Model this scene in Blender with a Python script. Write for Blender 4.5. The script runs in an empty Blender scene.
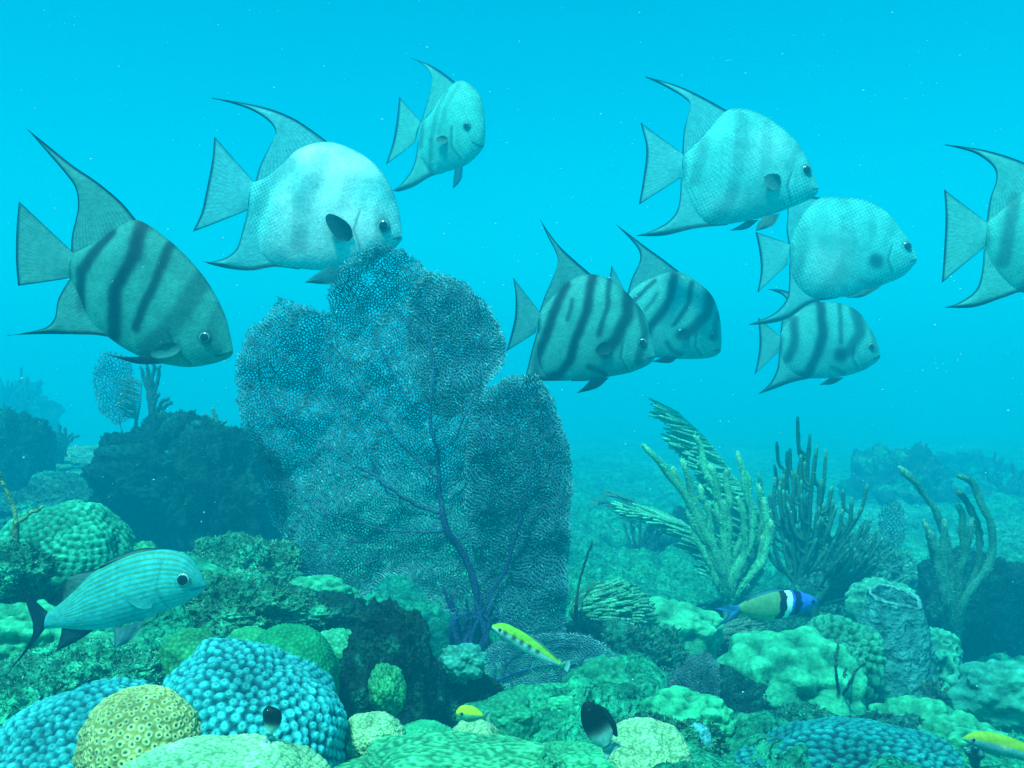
import bpy, bmesh, math, random
import numpy as np
from mathutils import Vector, noise, kdtree

random.seed(7); rng = np.random.default_rng(7)
S = bpy.context.scene
COL = S.collection
CAMZ = 1.2; F = 900.0

# ------------------------------------------------------------------ camera
cd = bpy.data.cameras.new('camera'); cam = bpy.data.objects.new('camera', cd); COL.objects.link(cam)
cam.location = (0, 0, CAMZ); cam.rotation_euler = (math.radians(90), 0, 0)
cd.sensor_width = 36; cd.lens = 36 * F / 1024; cd.clip_start = 0.05; cd.clip_end = 500
S.camera = cam

# ------------------------------------------------------------------ light
SUN_EL, SUN_AZ = math.radians(63), math.radians(208)     # azimuth clockwise from +Y
world = bpy.data.worlds.new('World'); S.world = world; world.use_nodes = True
nt = world.node_tree; nt.nodes.clear()
sky = nt.nodes.new('ShaderNodeTexSky'); sky.sky_type = 'NISHITA'; sky.sun_disc = False
sky.sun_elevation = SUN_EL; sky.sun_rotation = SUN_AZ
tint = nt.nodes.new('ShaderNodeMix'); tint.data_type = 'RGBA'; tint.blend_type = 'MULTIPLY'
tint.inputs[0].default_value = 1.0; tint.inputs[7].default_value = (0.0, 0.90, 0.88, 1)
bg = nt.nodes.new('ShaderNodeBackground'); bg.inputs[1].default_value = 0.145
wo = nt.nodes.new('ShaderNodeOutputWorld')
nt.links.new(sky.outputs[0], tint.inputs[6]); nt.links.new(tint.outputs[2], bg.inputs[0]); nt.links.new(bg.outputs[0], wo.inputs[0])

sl = bpy.data.lights.new('sun', 'SUN'); sl.energy = 5.0; sl.angle = math.radians(7); sl.color = (0.36, 1.0, 0.95)
sun = bpy.data.objects.new('sun', sl); COL.objects.link(sun)
d = Vector((math.sin(SUN_AZ) * math.cos(SUN_EL), math.cos(SUN_AZ) * math.cos(SUN_EL), math.sin(SUN_EL)))
sun.rotation_euler = d.to_track_quat('Z', 'Y').to_euler(); sun.location = (0, 0, 6)

S.view_settings.view_transform = 'Standard'; S.view_settings.look = 'None'
S.view_settings.gamma = 1; S.view_settings.use_curve_mapping = False
S.view_settings.exposure = 0.6
S.cycles.use_denoising = True
S.cycles.max_bounces = 5; S.cycles.diffuse_bounces = 2; S.cycles.glossy_bounces = 2
S.cycles.transparent_max_bounces = 6; S.cycles.volume_bounces = 1
S.cycles.sample_clamp_indirect = 4.0

# ------------------------------------------------------------------ helpers
def P(px, py, Y):
    return Vector(((px - 512) / F * Y, Y, CAMZ - (py - 384) / F * Y))

def tag(o, label=None, cat=None, group=None, kind=None):
    if label: o['label'] = label
    if cat: o['category'] = cat
    if group: o['group'] = group
    if kind: o['kind'] = kind
    return o

def empty(name, loc, rz=0):
    o = bpy.data.objects.new(name, None); COL.objects.link(o)
    o.location = loc; o.rotation_euler = (0, 0, rz); o.empty_display_size = .05
    return o

class MB:
    """collects vertices, faces and a colour per vertex; build() links one mesh object"""
    def __init__(s): s.v = []; s.f = []; s.c = []; s.n = 0
    def add(s, v, f, c):
        v = np.asarray(v, float).reshape(-1, 3)
        c = np.asarray(c, float)
        if c.ndim == 1: c = np.tile(c, (len(v), 1))
        s.v.append(v); s.c.append(c)
        s.f += [tuple(int(i) + s.n for i in q) for q in f]
        s.n += len(v)
    def tube(s, pts, rad, col, k=6, tipround=True):
        pts = [Vector(p) for p in pts]; n = len(pts)
        if not hasattr(rad, '__len__'): rad = [rad] * n
        vs = []; up = Vector((0.13, 1, 0.07))
        for i, p in enumerate(pts):
            t = (pts[min(i + 1, n - 1)] - pts[max(i - 1, 0)]).normalized()
            a = t.cross(up)
            if a.length < 1e-4: a = t.cross(Vector((1, 0, 0)))
            a.normalize(); b = t.cross(a)
            for j in range(k):
                q = 2 * math.pi * j / k
                vs.append(p + (a * math.cos(q) + b * math.sin(q)) * rad[i])
        fs = [(i * k + j, i * k + (j + 1) % k, (i + 1) * k + (j + 1) % k, (i + 1) * k + j) for i in range(n - 1) for j in range(k)]
        vs.append(pts[-1] + (pts[-1] - pts[-2]).normalized() * rad[-1] * .8)
        m = len(vs) - 1
        fs += [((n - 1) * k + j, (n - 1) * k + (j + 1) % k, m) for j in range(k)]
        c = np.asarray(col, float)
        if c.ndim == 2: c = np.vstack([np.repeat(c, k, 0), c[-1:]])
        s.add([tuple(v) for v in vs], fs, c)
    def build(s, name, mat, parent=None, smooth=True):
        me = bpy.data.meshes.new(name)
        v = np.vstack(s.v); me.from_pydata(v.tolist(), [], s.f)
        ca = me.color_attributes.new('Col', 'FLOAT_COLOR', 'POINT')
        c = np.ones((len(v), 4)); c[:, :3] = np.vstack(s.c)
        ca.data.foreach_set('color', c.ravel())
        if smooth: me.polygons.foreach_set('use_smooth', [True] * len(me.polygons))
        me.materials.append(mat); me.update()
        o = bpy.data.objects.new(name, me); COL.objects.link(o)
        if parent: o.parent = parent
        return o

def mat(name, rough=.75, spec=.3, bump=(), colvar=None, transl=0, tintcol=None):
    """Col attribute x procedural variation; bump = [(kind, scale, strength)]"""
    m = bpy.data.materials.new(name); m.use_nodes = True
    t = m.node_tree; N = t.nodes; L = t.links
    b = N['Principled BSDF']; b.inputs['Roughness'].default_value = rough
    b.inputs['Specular IOR Level'].default_value = spec
    a = N.new('ShaderNodeAttribute'); a.attribute_name = 'Col'; cur = a.outputs['Color']
    tc = N.new('ShaderNodeTexCoord')
    if colvar:
        for (sc, lo, hi) in colvar:
            n = N.new('ShaderNodeTexNoise'); n.inputs['Scale'].default_value = sc; n.inputs['Detail'].default_value = 6
            n.inputs['Roughness'].default_value = .65
            L.new(tc.outputs['Object'], n.inputs['Vector'])
            r = N.new('ShaderNodeValToRGB'); r.color_ramp.elements[0].position = .36; r.color_ramp.elements[1].position = .64
            r.color_ramp.elements[0].color = (*lo, 1); r.color_ramp.elements[1].color = (*hi, 1)
            L.new(n.outputs['Fac'], r.inputs[0])
            x = N.new('ShaderNodeMix'); x.data_type = 'RGBA'; x.blend_type = 'MULTIPLY'; x.inputs[0].default_value = 1
            L.new(cur, x.inputs[6]); L.new(r.outputs[0], x.inputs[7]); cur = x.outputs[2]
    L.new(cur, b.inputs['Base Color'])
    prev = None
    for (kind, sc, st) in bump:
        if kind == 'noise':
            n = N.new('ShaderNodeTexNoise'); n.inputs['Scale'].default_value = sc; n.inputs['Detail'].default_value = 5; h = n.outputs['Fac']
        else:
            n = N.new('ShaderNodeTexVoronoi'); n.inputs['Scale'].default_value = sc; h = n.outputs['Distance']
        L.new(tc.outputs['Object'], n.inputs['Vector'])
        bu = N.new('ShaderNodeBump'); bu.inputs['Strength'].default_value = st; bu.inputs['Distance'].default_value = 1.2 / sc
        L.new(h, bu.inputs['Height'])
        if prev: L.new(prev, bu.inputs['Normal'])
        prev = bu.outputs[0]
    if prev: L.new(prev, b.inputs['Normal'])
    if transl:
        tr = N.new('ShaderNodeBsdfTranslucent'); L.new(cur, tr.inputs[0])
        mx = N.new('ShaderNodeMixShader'); mx.inputs[0].default_value = transl
        L.new(b.outputs[0], mx.inputs[1]); L.new(tr.outputs[0], mx.inputs[2]); L.new(mx.outputs[0], N['Material Output'].inputs[0])
    return m

M = {
 'reef': mat('reef_rock', .9, .15, [('noise', 18, .9), ('noise', 70, .8), ('vor', 140, .5)], [(7, (.35, .42, .38), (1.25, 1.2, 1)), (38, (.3, .38, .36), (1.5, 1.5, 1.4)), (120, (.5, .5, .5), (1.4, 1.4, 1.4))]),
 'ground': mat('reef_ground', .95, .1, [('noise', 14, .8), ('noise', 60, .8), ('vor', 110, .5)], [(2.2, (.55, .6, .6), (1.2, 1.2, 1)), (16, (.4, .45, .42), (1.4, 1.35, 1.2)), (70, (.4, .45, .45), (1.5, 1.5, 1.4))]),
 'coral': mat('stony_coral', .85, .15, [('noise', 90, .3), ('noise', 260, .5)], [(9, (.5, .58, .62), (1.12, 1.12, 1.1)), (90, (.75, .75, .75), (1.2, 1.2, 1.2))]),
 'soft': mat('soft_coral', .9, .1, [('noise', 220, .9), ('vor', 300, .8)], [(160, (.55, .55, .55), (1.4, 1.4, 1.3))], transl=.15),
 'net': mat('sea_fan_mesh', .9, .1, [], [(9, (.75, .75, .8), (1.2, 1.2, 1.15)), (60, (.7, .7, .7), (1.3, 1.3, 1.3))], transl=.25),
 'fish': mat('fish_skin', .55, .12, [('vor', 190, .06), ('noise', 25, .06)], [(22, (.86, .88, .88), (1.1, 1.1, 1.1)), (130, (.82, .82, .82), (1.15, 1.15, 1.15))]),
 'fin': mat('fin_membrane', .6, .12, [('noise', 120, .2)], [(60, (.85, .85, .85), (1.1, 1.1, 1.1))], transl=.22),
 'eye': mat('fish_eye', .12, .8),
 'snow': mat('drifting_specks', .6, .2, transl=.4),
 'sponge': mat('sponge', .95, .1, [('noise', 40, 1.0), ('noise', 120, .8)], [(30, (.45, .5, .5), (1.35, 1.3, 1.3))]),
}

def fbm(x, y, z, o=5, H=1.0, lac=2.1): return noise.fractal(Vector((x, y, z)), H, lac, o)

def smooth_curve(pts, n):
    """Catmull-Rom through pts, n samples evenly spaced by arc length"""
    p = np.asarray(pts, float)
    if len(p) == 2: return p[0] + (p[1] - p[0]) * np.linspace(0, 1, n)[:, None]
    q = np.vstack([2 * p[0] - p[1], p, 2 * p[-1] - p[-2]])
    out = []
    for i in range(1, len(q) - 2):
        for t in np.linspace(0, 1, 14, endpoint=False):
            a, b, c, e = q[i - 1], q[i], q[i + 1], q[i + 2]
            out.append(.5 * ((2 * b) + (-a + c) * t + (2 * a - 5 * b + 4 * c - e) * t * t + (-a + 3 * b - 3 * c + e) * t ** 3))
    out.append(p[-1]); out = np.array(out)
    s = np.r_[0, np.cumsum(np.linalg.norm(np.diff(out, axis=0), axis=1))]
    u = np.linspace(0, s[-1], n)
    return np.stack([np.interp(u, s, out[:, k]) for k in range(out.shape[1])], 1)

# ------------------------------------------------------------------ water haze
hb = MB()
x0, x1, y0, y1, z0, z1 = -105, 105, -12, 100, -4.5, 3.4
hb.add([(x, y, z) for z in (z0, z1) for y in (y0, y1) for x in (x0, x1)],
       [(0, 2, 3, 1), (4, 5, 7, 6), (0, 1, 5, 4), (2, 6, 7, 3), (0, 4, 6, 2), (1, 3, 7, 5)], (1, 1, 1))
hm = bpy.data.materials.new('water_haze'); hm.use_nodes = True
hn = hm.node_tree; hn.nodes.clear()
ho = hn.nodes.new('ShaderNodeOutputMaterial'); hv = hn.nodes.new('ShaderNodeVolumePrincipled')
hv.inputs['Color'].default_value = (0.0, 0.38, 0.58, 1); hv.inputs['Density'].default_value = 0.19
hv.inputs['Absorption Color'].default_value = (0.05, 0.42, 0.62, 1)
hv.inputs['Anisotropy'].default_value = 0.0
hn.links.new(hv.outputs[0], ho.inputs['Volume'])
haze = hb.build('haze', hm, smooth=False); tag(haze, 'blue water that things fade into', 'haze', kind='stuff')

# ------------------------------------------------------------------ seabed
DY = [-4, .4, .8, 1.2, 2, 3, 5, 8, 12, 20, 50, 95]
DZ = [.42, .44, .47, .52, .64, .74, .86, .98, 1.08, 1.25, 1.8, 2.4]
def sstep(a, b, x):
    t = min(1, max(0, (x - a) / (b - a))); return t * t * (3 - 2 * t)
def ground_z(x, y):
    dz = np.interp(y, DY, DZ)
    z = CAMZ - dz
    z += .20 * sstep(-.28, -.62, x) * math.exp(-((y - 1.75) / .45) ** 2)          # the bank at the left
    z += .04 * math.exp(-((y - 1.35) / .3) ** 2) * sstep(-.1, -.5, x)
    z -= .15 * sstep(.22, .6, x) * sstep(1.2, 1.9, y) * sstep(4.2, 3.0, y)       # the dip at the right
    z -= .10 * math.exp(-((x + .25) / .22) ** 2 - ((y - 1.55) / .25) ** 2)         # hollow under the fan
    a = 1 + min(y, 12) * .12
    n1 = fbm(x * 1.3, y * 1.3, 3.1, 3)
    n2 = fbm(x * 5, y * 5, 9.4, 4)
    n3 = fbm(x * 18, y * 18, 1.4, 3) if y < 9 else 0
    if y < 14:
        wx, wy = x + .05 * n2, y + .05 * n1
        d1 = noise.voronoi(Vector((wx * 5.2, wy * 5.2, .3)))[0]; d2 = noise.voronoi(Vector((wx * 13, wy * 13, 4.3)))[0]
        z += .055 * (1 - min(1, d1[0] * 1.5) ** 2) * min(1, (d1[1] - d1[0]) * 3) - .02 + .018 * (1 - min(1, d2[0] * 1.5) ** 2)
    fade = .35 + .65 * sstep(9, 5, y)
    return z + a * (.05 * n1 + .028 * n2 * fade) + .011 * n3
NR, NC = 470, 520
ys = np.r_[np.linspace(-5, .5, 14), np.geomspace(.52, 94, NR - 14)]
ss = np.linspace(-1, 1, NC); sx = .3 * ss + .7 * ss ** 3
verts = np.zeros((NR, NC, 3)); cols = np.zeros((NR, NC, 3))
for i, y in enumerate(ys):
    hw = 1.0 * max(y, 0) + 2.2
    for j in range(NC):
        x = sx[j] * hw; z = ground_z(x, y)
        verts[i, j] = (x, y, z)
        s = .5 + .5 * fbm(x * .7 + 4, y * .5, 7, 3)                       # sand against turf
        sand = sstep(.45, .75, s) * sstep(3, 6, y)
        c = np.array((.03, .34, .24)) * (1 - sand) + np.array((.06, .38, .38)) * sand
        cols[i, j] = c
g = MB()
idx = np.arange(NR * NC).reshape(NR, NC)
fq = np.stack([idx[:-1, :-1], idx[:-1, 1:], idx[1:, 1:], idx[1:, :-1]], -1).reshape(-1, 4)
g.add(verts.reshape(-1, 3), fq.tolist(), cols.reshape(-1, 3))
tag(g.build('seabed', M['ground']), kind='structure')

# ------------------------------------------------------------------ rocks and stony corals
_ico = {}
def ico(n):
    if n not in _ico:
        bm = bmesh.new(); bmesh.ops.create_icosphere(bm, subdivisions=n, radius=1)
        _ico[n] = (np.array([v.co[:] for v in bm.verts]), [tuple(v.index for v in f.verts) for f in bm.faces]); bm.free()
    return _ico[n]
TURF = []      # spots where weed may grow

def sink(out, c):
    g = min(ground_z(c[0], c[1]), ground_z(c[0] - .05, c[1]), ground_z(c[0] + .05, c[1])) - .02 - c[2]; lo = out[:, 2].min()
    if lo > g:
        m = out[:, 2] < 0; out[m, 2] *= g / lo

def rock(px, py, rx, rz, Y, label, cat='rock', name='reef_rock', col=(.2, .3, .2), ry=None, sub=6, rough=.26, seed=None, group=None, flat=None, turf=1.0, matn='reef'):
    sd = seed if seed is not None else (px * .37 + py * .11)
    c = P(px, py, Y); k = Y / F; R = Vector((rx * k, (ry or (rx + rz) / 2 * .8) * k if ry is None else ry, rz * k))
    V, Fc = ico(sub)
    out = np.zeros_like(V); cc = np.zeros_like(V)
    for i, v in enumerate(V):
        x, y, z = v
        n = noise.fractal(Vector((x * 1.5 + sd, y * 1.5, z * 1.5)), .9, 2.2, 3)
        m = noise.ridged_multi_fractal(Vector((x * 4 + sd, y * 4, z * 4)), .9, 2.1, 4, 1, 2) - 1.2
        e = noise.fractal(Vector((x * 17 + sd, y * 17, z * 17)), .8, 2.1, 3)
        r = 1 + rough * (n * 1.0 + m * .22 + e * .13)
        if flat and z > flat: z = flat + (z - flat) * .3
        out[i] = (x * R[0] * r, y * R[1] * r, z * R[2] * r)
        q = .72 + .35 * n - .2 * min(0, m)
        pt = max(0, min(1, (noise.noise(Vector((x * 2.6 + sd, y * 2.6, z * 2.6 + 3))) - .12) * 5)) * (1 if max(col) > .15 else .35)
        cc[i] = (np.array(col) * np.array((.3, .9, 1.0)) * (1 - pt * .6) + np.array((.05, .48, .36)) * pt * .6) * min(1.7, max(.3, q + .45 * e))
    sink(out, c)
    mb = MB(); mb.add(out, Fc, cc)
    o = mb.build(name, M[matn]); o.location = c
    tag(o, label, cat, group)
    if turf:
        cnt = int(turf * 26 * (rx + rz))
        for i in rng.integers(0, len(V), cnt):
            if V[i][2] > -.2: TURF.append((Vector(out[i]) + c, Vector(V[i]), k, np.array(col)))
    return o

def coral(px, py, rx, rz, Y, label, style='knob', pitch=9, base=(.3, .5, .45), tip=(.5, .6, .5), pit=None, ry=None, sub=6, lump=.16, seed=None, name='star_coral', cat='coral', group=None, amp=None, parent=None, lumpf=1.6, rest=False):
    sd = seed if seed is not None else (px * .21 + py * .07)
    k = Y / F; R = np.array((rx * k, ry if ry else (rx + rz) / 2 * .85 * k, rz * k))
    c = P(px, py, Y)
    V, Fc = ico(sub)
    rm = (rx + rz) / 2
    N = max(30, int(4 * math.pi * rm * rm / (pitch * pitch)))
    kd = kdtree.KDTree(N); ga = math.pi * (3 - math.sqrt(5))
    for i in range(N):
        z = 1 - 2 * (i + .5) / N; r = math.sqrt(1 - z * z)
        v = Vector((math.cos(ga * i) * r, math.sin(ga * i) * r, z))
        v += Vector((random.gauss(0, 1), random.gauss(0, 1), random.gauss(0, 1))) * (.07 * pitch / rm)
        # tilt the lattice so that its poles do not face the viewer
        kd.insert(Vector((v.x, v.y * .8 - v.z * .6, v.y * .6 + v.z * .8)).normalized(), i)
    kd.balance()
    sp = math.sqrt(4 * math.pi / N)
    A = (amp if amp is not None else {'knob': .5, 'cup': .2, 'fine': .22, 'lobe': .5}[style]) * pitch * k
    warm = np.array((1, 1, 1)) if base[0] > .3 else np.array((.3, .92, .80))
    base = np.array(base) * warm * (1 if base[0] > .3 else .72); tip = np.array(tip) * warm; pit = np.array(pit) * warm if pit is not None else base * .4  # base darkened against the tips, painting shade into the crevices
    sizes = rng.uniform(.86, 1.08, N)
    out = np.zeros_like(V); cc = np.zeros_like(V)
    for i, v in enumerate(V):
        vv = Vector(v)
        w = noise.noise_vector(vv * 5 + Vector((sd, 0, 0))) * .12 * sp * 1.5
        co, ix, dist = kd.find(vv + w)
        q = dist / sp
        n = noise.fractal(Vector((v[0] * lumpf + sd, v[1] * lumpf, v[2] * lumpf)), 1, 2, 3)
        e = noise.noise(vv * 30)
        if style == 'knob':
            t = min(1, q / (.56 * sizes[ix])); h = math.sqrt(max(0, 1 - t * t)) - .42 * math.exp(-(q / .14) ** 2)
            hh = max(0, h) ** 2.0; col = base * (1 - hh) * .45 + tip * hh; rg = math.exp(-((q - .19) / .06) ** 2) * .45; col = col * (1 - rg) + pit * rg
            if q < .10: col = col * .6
        elif style == 'cup':
            t = (q - .30 * sizes[ix]) / .12; h = math.exp(-t * t)
            col = base * (1 - h) + tip * h
            if q < .17: col = pit
            elif q > .46: col = base * .75
        elif style == 'lobe':
            t = min(1, q / .6); h = math.sqrt(max(0, 1 - t * t)); col = base + (tip - base) * h
            col = col * (.9 + .25 * e)
        else:
            h = math.cos(min(1, q / .5) * math.pi) * .5 + .5; col = base + (tip - base) * h
        r = 1 + lump * n
        dv = v * A * h
        out[i] = v * R * r + dv
        cc[i] = np.clip(col * (1 + .35 * n + .12 * e), .01, .95)
    if not rest: sink(out, c)
    mb = MB(); mb.add(out, Fc, cc); o = mb.build(name, M['coral'], parent)
    if parent is None: o.location = c; tag(o, label, cat, group)
    return o

BLUE = dict(base=(.06, .34, .50), tip=(.30, .80, .95), pit=(.7, .98, .98))
YEL = dict(base=(.60, .46, .12), tip=(.98, .80, .34), pit=(.05, .12, .09))
PALE = dict(base=(.34, .62, .26), tip=(.78, .95, .50), pit=(.22, .45, .25))
GRN = dict(base=(.10, .42, .18), tip=(.28, .70, .34), pit=(.05, .2, .1))

# foreground left
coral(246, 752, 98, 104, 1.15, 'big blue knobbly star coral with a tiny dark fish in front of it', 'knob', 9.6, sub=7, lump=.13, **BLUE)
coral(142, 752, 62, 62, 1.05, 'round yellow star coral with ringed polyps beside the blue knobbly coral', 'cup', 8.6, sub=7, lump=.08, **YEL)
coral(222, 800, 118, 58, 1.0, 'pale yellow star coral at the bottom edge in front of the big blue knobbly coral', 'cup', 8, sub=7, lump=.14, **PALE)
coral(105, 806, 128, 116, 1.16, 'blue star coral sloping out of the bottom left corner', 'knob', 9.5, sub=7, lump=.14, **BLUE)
coral(290, 672, 47, 47, 1.33, 'smooth dark green coral dome just right of the big blue knobbly coral', 'fine', 5, sub=6, lump=.06, base=(.05, .34, .14), tip=(.12, .50, .24))
coral(250, 664, 34, 36, 1.40, 'smaller light green coral dome touching the smooth dark green dome', 'fine', 5, sub=5, lump=.08, base=(.14, .5, .2), tip=(.35, .75, .35))
coral(192, 656, 31, 27, 1.38, 'small round green coral behind the left shoulder of the blue coral', 'fine', 5.5, sub=5, lump=.12, base=(.1, .36, .16), tip=(.38, .62, .25))
coral(336, 650, 28, 20, 1.5, 'small pale green coral between green dome and black rock', 'fine', 5, sub=5, lump=.15, base=(.2, .55, .3), tip=(.5, .8, .5))
coral(66, 566, 69, 60, 1.78, 'rounded green coral boulder with fine knobs on the left bank', 'knob', 7, sub=6, lump=.1, base=(.06, .35, .22), tip=(.22, .68, .45), pit=(.4, .8, .6))
coral(146, 553, 12, 12, 1.8, 'tiny green coral button beside the coral boulder on the left bank', 'fine', 4, sub=4, base=(.14, .5, .25), tip=(.3, .7, .35))
coral(165, 588, 66, 34, 1.85, 'low flat green coral behind the striped yellow-lined fish', 'fine', 5, sub=5, lump=.14, base=(.1, .42, .25), tip=(.25, .65, .4))
# foreground centre and right
coral(373, 740, 31, 27, 1.2, 'small pale ringed coral left of the smooth green egg-shaped coral', 'cup', 6, sub=6, lump=.12, **PALE)
coral(424, 744, 33, 22, 1.22, 'smooth green egg-shaped coral between two pale ringed corals', 'fine', 4, sub=5, lump=.08, base=(.2, .6, .3), tip=(.4, .85, .5))
coral(474, 742, 26, 22, 1.27, 'small pale coral right under the little yellow fish', 'cup', 6, sub=5, lump=.12, **PALE)
coral(455, 776, 120, 34, 1.12, 'long pale coral ridge along the bottom edge, left one of two', 'cup', 7, sub=6, lump=.2, base=(.22, .52, .25), tip=(.65, .85, .45), pit=(.15, .4, .2))
coral(565, 774, 80, 26, 1.2, 'low green coral ridge at the bottom edge under the black fish', 'cup', 7, sub=6, lump=.15, base=(.2, .55, .28), tip=(.5, .8, .4), pit=(.15, .4, .2))
coral(645, 762, 46, 40, 1.2, 'pale ringed dome coral right of the black and white fish', 'cup', 6.5, sub=6, lump=.09, **PALE)
coral(549, 712, 64, 26, 1.55, 'wide smooth green coral under the purple fan, above the bottom ridge', 'fine', 5, sub=6, lump=.18, base=(.14, .5, .26), tip=(.3, .72, .4))
coral(387, 690, 18, 26, 1.28, 'small green ringed coral stuck on the front of the black rock', 'cup', 6, sub=5, lump=.2, base=(.12, .35, .16), tip=(.35, .6, .25), rest=True)
coral(852, 786, 118, 58, 1.3, 'wide blue-grey knobbly coral at the bottom right', 'knob', 8.5, sub=7, lump=.16, base=(.02, .16, .26), tip=(.08, .48, .55), pit=(.25, .6, .65))
coral(462, 663, 22, 17, 1.55, 'pale grey-green stone-like coral at the foot of the purple fan', 'fine', 5, sub=5, lump=.3, base=(.2, .4, .35), tip=(.4, .65, .55), rest=True)
coral(668, 632, 48, 27, 2.45, 'pale green lobed coral ledge left of the green and blue fish', 'lobe', 24, sub=6, lump=.2, base=(.16, .45, .25), tip=(.36, .75, .45), amp=.25)
coral(788, 692, 70, 52, 1.95, 'green boulder coral of swollen lobes under the green and blue fish', 'lobe', 30, sub=6, lump=.18, base=(.08, .32, .2), tip=(.28, .70, .42), amp=.34, seed=5.1)
coral(835, 655, 42, 34, 2.15, 'green knobbly coral behind the boulder of swollen lobes', 'knob', 7, sub=6, lump=.2, base=(.1, .36, .22), tip=(.3, .62, .42))
coral(600, 690, 30, 30, 1.7, 'rounded green coral behind the small lying fan', 'fine', 6, sub=5, lump=.3, base=(.08, .34, .2), tip=(.22, .5, .3))
coral(686, 722, 44, 28, 1.42, 'lumpy green coral above the pale ringed dome', 'lobe', 15, sub=6, lump=.22, base=(.10, .42, .25), tip=(.32, .78, .42), amp=.35, seed=9)
coral(880, 600, 32, 22, 2.6, 'pale green coral crust behind the barrel sponge', 'fine', 6, sub=5, lump=.4, base=(.3, .55, .4), tip=(.55, .8, .6))
coral(1000, 690, 46, 26, 2.0, 'green-grey coral mound at the right edge', 'lobe', 14, sub=5, lump=.3, base=(.12, .36, .28), tip=(.26, .56, .44), amp=.3)
coral(935, 655, 26, 24, 2.35, 'pitted pale coral touching the right side of the barrel sponge', 'cup', 13, sub=5, lump=.25, base=(.16, .42, .3), tip=(.34, .66, .5), pit=(.04, .14, .12))
for (px, py, rx, rz, Y, st, pt, lb) in [
    (640, 700, 26, 16, 1.75, 'fine', 5, 'low green coral left of the small grey fan'),
    (745, 745, 34, 22, 1.45, 'knob', 7, 'small green knobbly coral between the lumpy coral and blue-grey coral'),
    (912, 728, 40, 24, 1.85, 'lobe', 12, 'dim lumpy coral in front of the barrel sponge'),
    (960, 745, 38, 22, 1.6, 'lobe', 10, 'green lumpy coral beneath the yellow-backed fish'),
    (500, 718, 36, 20, 1.4, 'fine', 5, 'dull green coral right of the little yellow fish'),
    (615, 730, 26, 20, 1.5, 'lobe', 11, 'small lumpy coral behind the black and white fish'),
    (20, 640, 52, 34, 1.45, 'lobe', 12, 'dull green lumpy coral at the left edge under the dark tail'),
    (110, 660, 46, 22, 1.42, 'lobe', 13, 'flat green coral below the striped yellow-lined fish'),
    (318, 596, 34, 16, 1.9, 'lobe', 9, 'lit green coral crust under the left lobe of the big fan')]:
    coral(px, py, rx, rz, Y, lb, st, pt, sub=5, lump=.32, base=(.09, .36, .2), tip=(.26, .62, .36))
# rocks
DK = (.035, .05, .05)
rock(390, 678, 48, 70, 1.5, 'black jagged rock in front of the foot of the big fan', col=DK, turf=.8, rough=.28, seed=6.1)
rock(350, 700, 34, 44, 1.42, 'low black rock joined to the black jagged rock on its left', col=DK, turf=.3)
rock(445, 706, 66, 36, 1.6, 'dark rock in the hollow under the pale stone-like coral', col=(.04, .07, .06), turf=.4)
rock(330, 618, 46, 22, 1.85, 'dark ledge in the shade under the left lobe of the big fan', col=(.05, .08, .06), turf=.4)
rock(235, 620, 76, 40, 1.62, 'turf-covered green rock between yellow-lined fish and big fan', col=(.17, .36, .22), sub=7, rough=.42, turf=2, seed=8)
rock(240, 572, 58, 34, 1.95, 'mossy rock crest on the bank left of the fan', col=(.18, .42, .27), sub=6, rough=.42, turf=2)
rock(85, 690, 92, 46, 1.36, 'green rubble slope under the yellow-lined fish', col=(.2, .60, .36), sub=7, rough=.24, turf=2)
rock(10, 575, 42, 28, 1.6, 'pitted green rock at the left edge beside the coral boulder', col=(.14, .36, .22), rough=.5)
rock(20, 720, 60, 60, 1.3, 'mossy rock at the left edge over the corner coral', col=(.18, .55, .34), rough=.26)
rock(180, 492, 84, 80, 3.6, 'big dark reef boulder behind the left bank, topped by far fans', col=(.03, .06, .07), sub=7, rough=.34, turf=1.4, ry=.35)
rock(228, 500, 52, 76, 3.4, 'dark boulder shoulder between the big dark boulder and the large fan', col=(.04, .07, .07), rough=.4, ry=.25)
rock(70, 520, 78, 42, 4.0, 'sand-topped grey rock left of the big dark boulder', col=(.12, .2, .17), sub=6, rough=.3, ry=.5)
rock(66, 466, 72, 16, 5.6, 'pale sandy ledge beyond the grey rock on the left', col=(.5, .6, .42), sub=5, rough=.25, ry=1.0, turf=.4)
rock(18, 455, 30, 40, 4.4, 'dark stubby rock at the left edge near the finger corals', col=(.04, .07, .07), rough=.4)
rock(52, 448, 12, 8, 5.0, 'little dark lump lying on the pale sandy ledge', col=(.03, .05, .05), sub=4, turf=0)
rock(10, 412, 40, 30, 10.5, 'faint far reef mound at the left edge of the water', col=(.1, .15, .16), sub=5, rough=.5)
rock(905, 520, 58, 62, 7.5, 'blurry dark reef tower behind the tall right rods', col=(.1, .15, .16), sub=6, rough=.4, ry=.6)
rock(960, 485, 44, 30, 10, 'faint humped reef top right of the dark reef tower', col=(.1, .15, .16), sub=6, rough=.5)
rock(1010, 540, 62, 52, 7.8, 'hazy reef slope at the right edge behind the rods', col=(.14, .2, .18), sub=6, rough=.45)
rock(985, 620, 72, 62, 3.1, 'dark boulder at the right edge behind the barrel sponge', col=(.04, .08, .08), sub=6, rough=.34, turf=1.4)
rock(900, 752, 60, 34, 1.7, 'dim rubble in front of the barrel sponge', col=(.1, .24, .2), rough=.4)
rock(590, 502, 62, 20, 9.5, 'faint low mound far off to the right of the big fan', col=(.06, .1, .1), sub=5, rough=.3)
rock(690, 555, 46, 40, 4.6, 'hazy dark rock behind the pale sea rod', col=(.05, .09, .09), sub=6, rough=.4)
rock(640, 672, 54, 44, 2.05, 'turf-covered grey rock between lying fan and small grey fan', col=(.10, .26, .2), rough=.38, turf=2)
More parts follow.
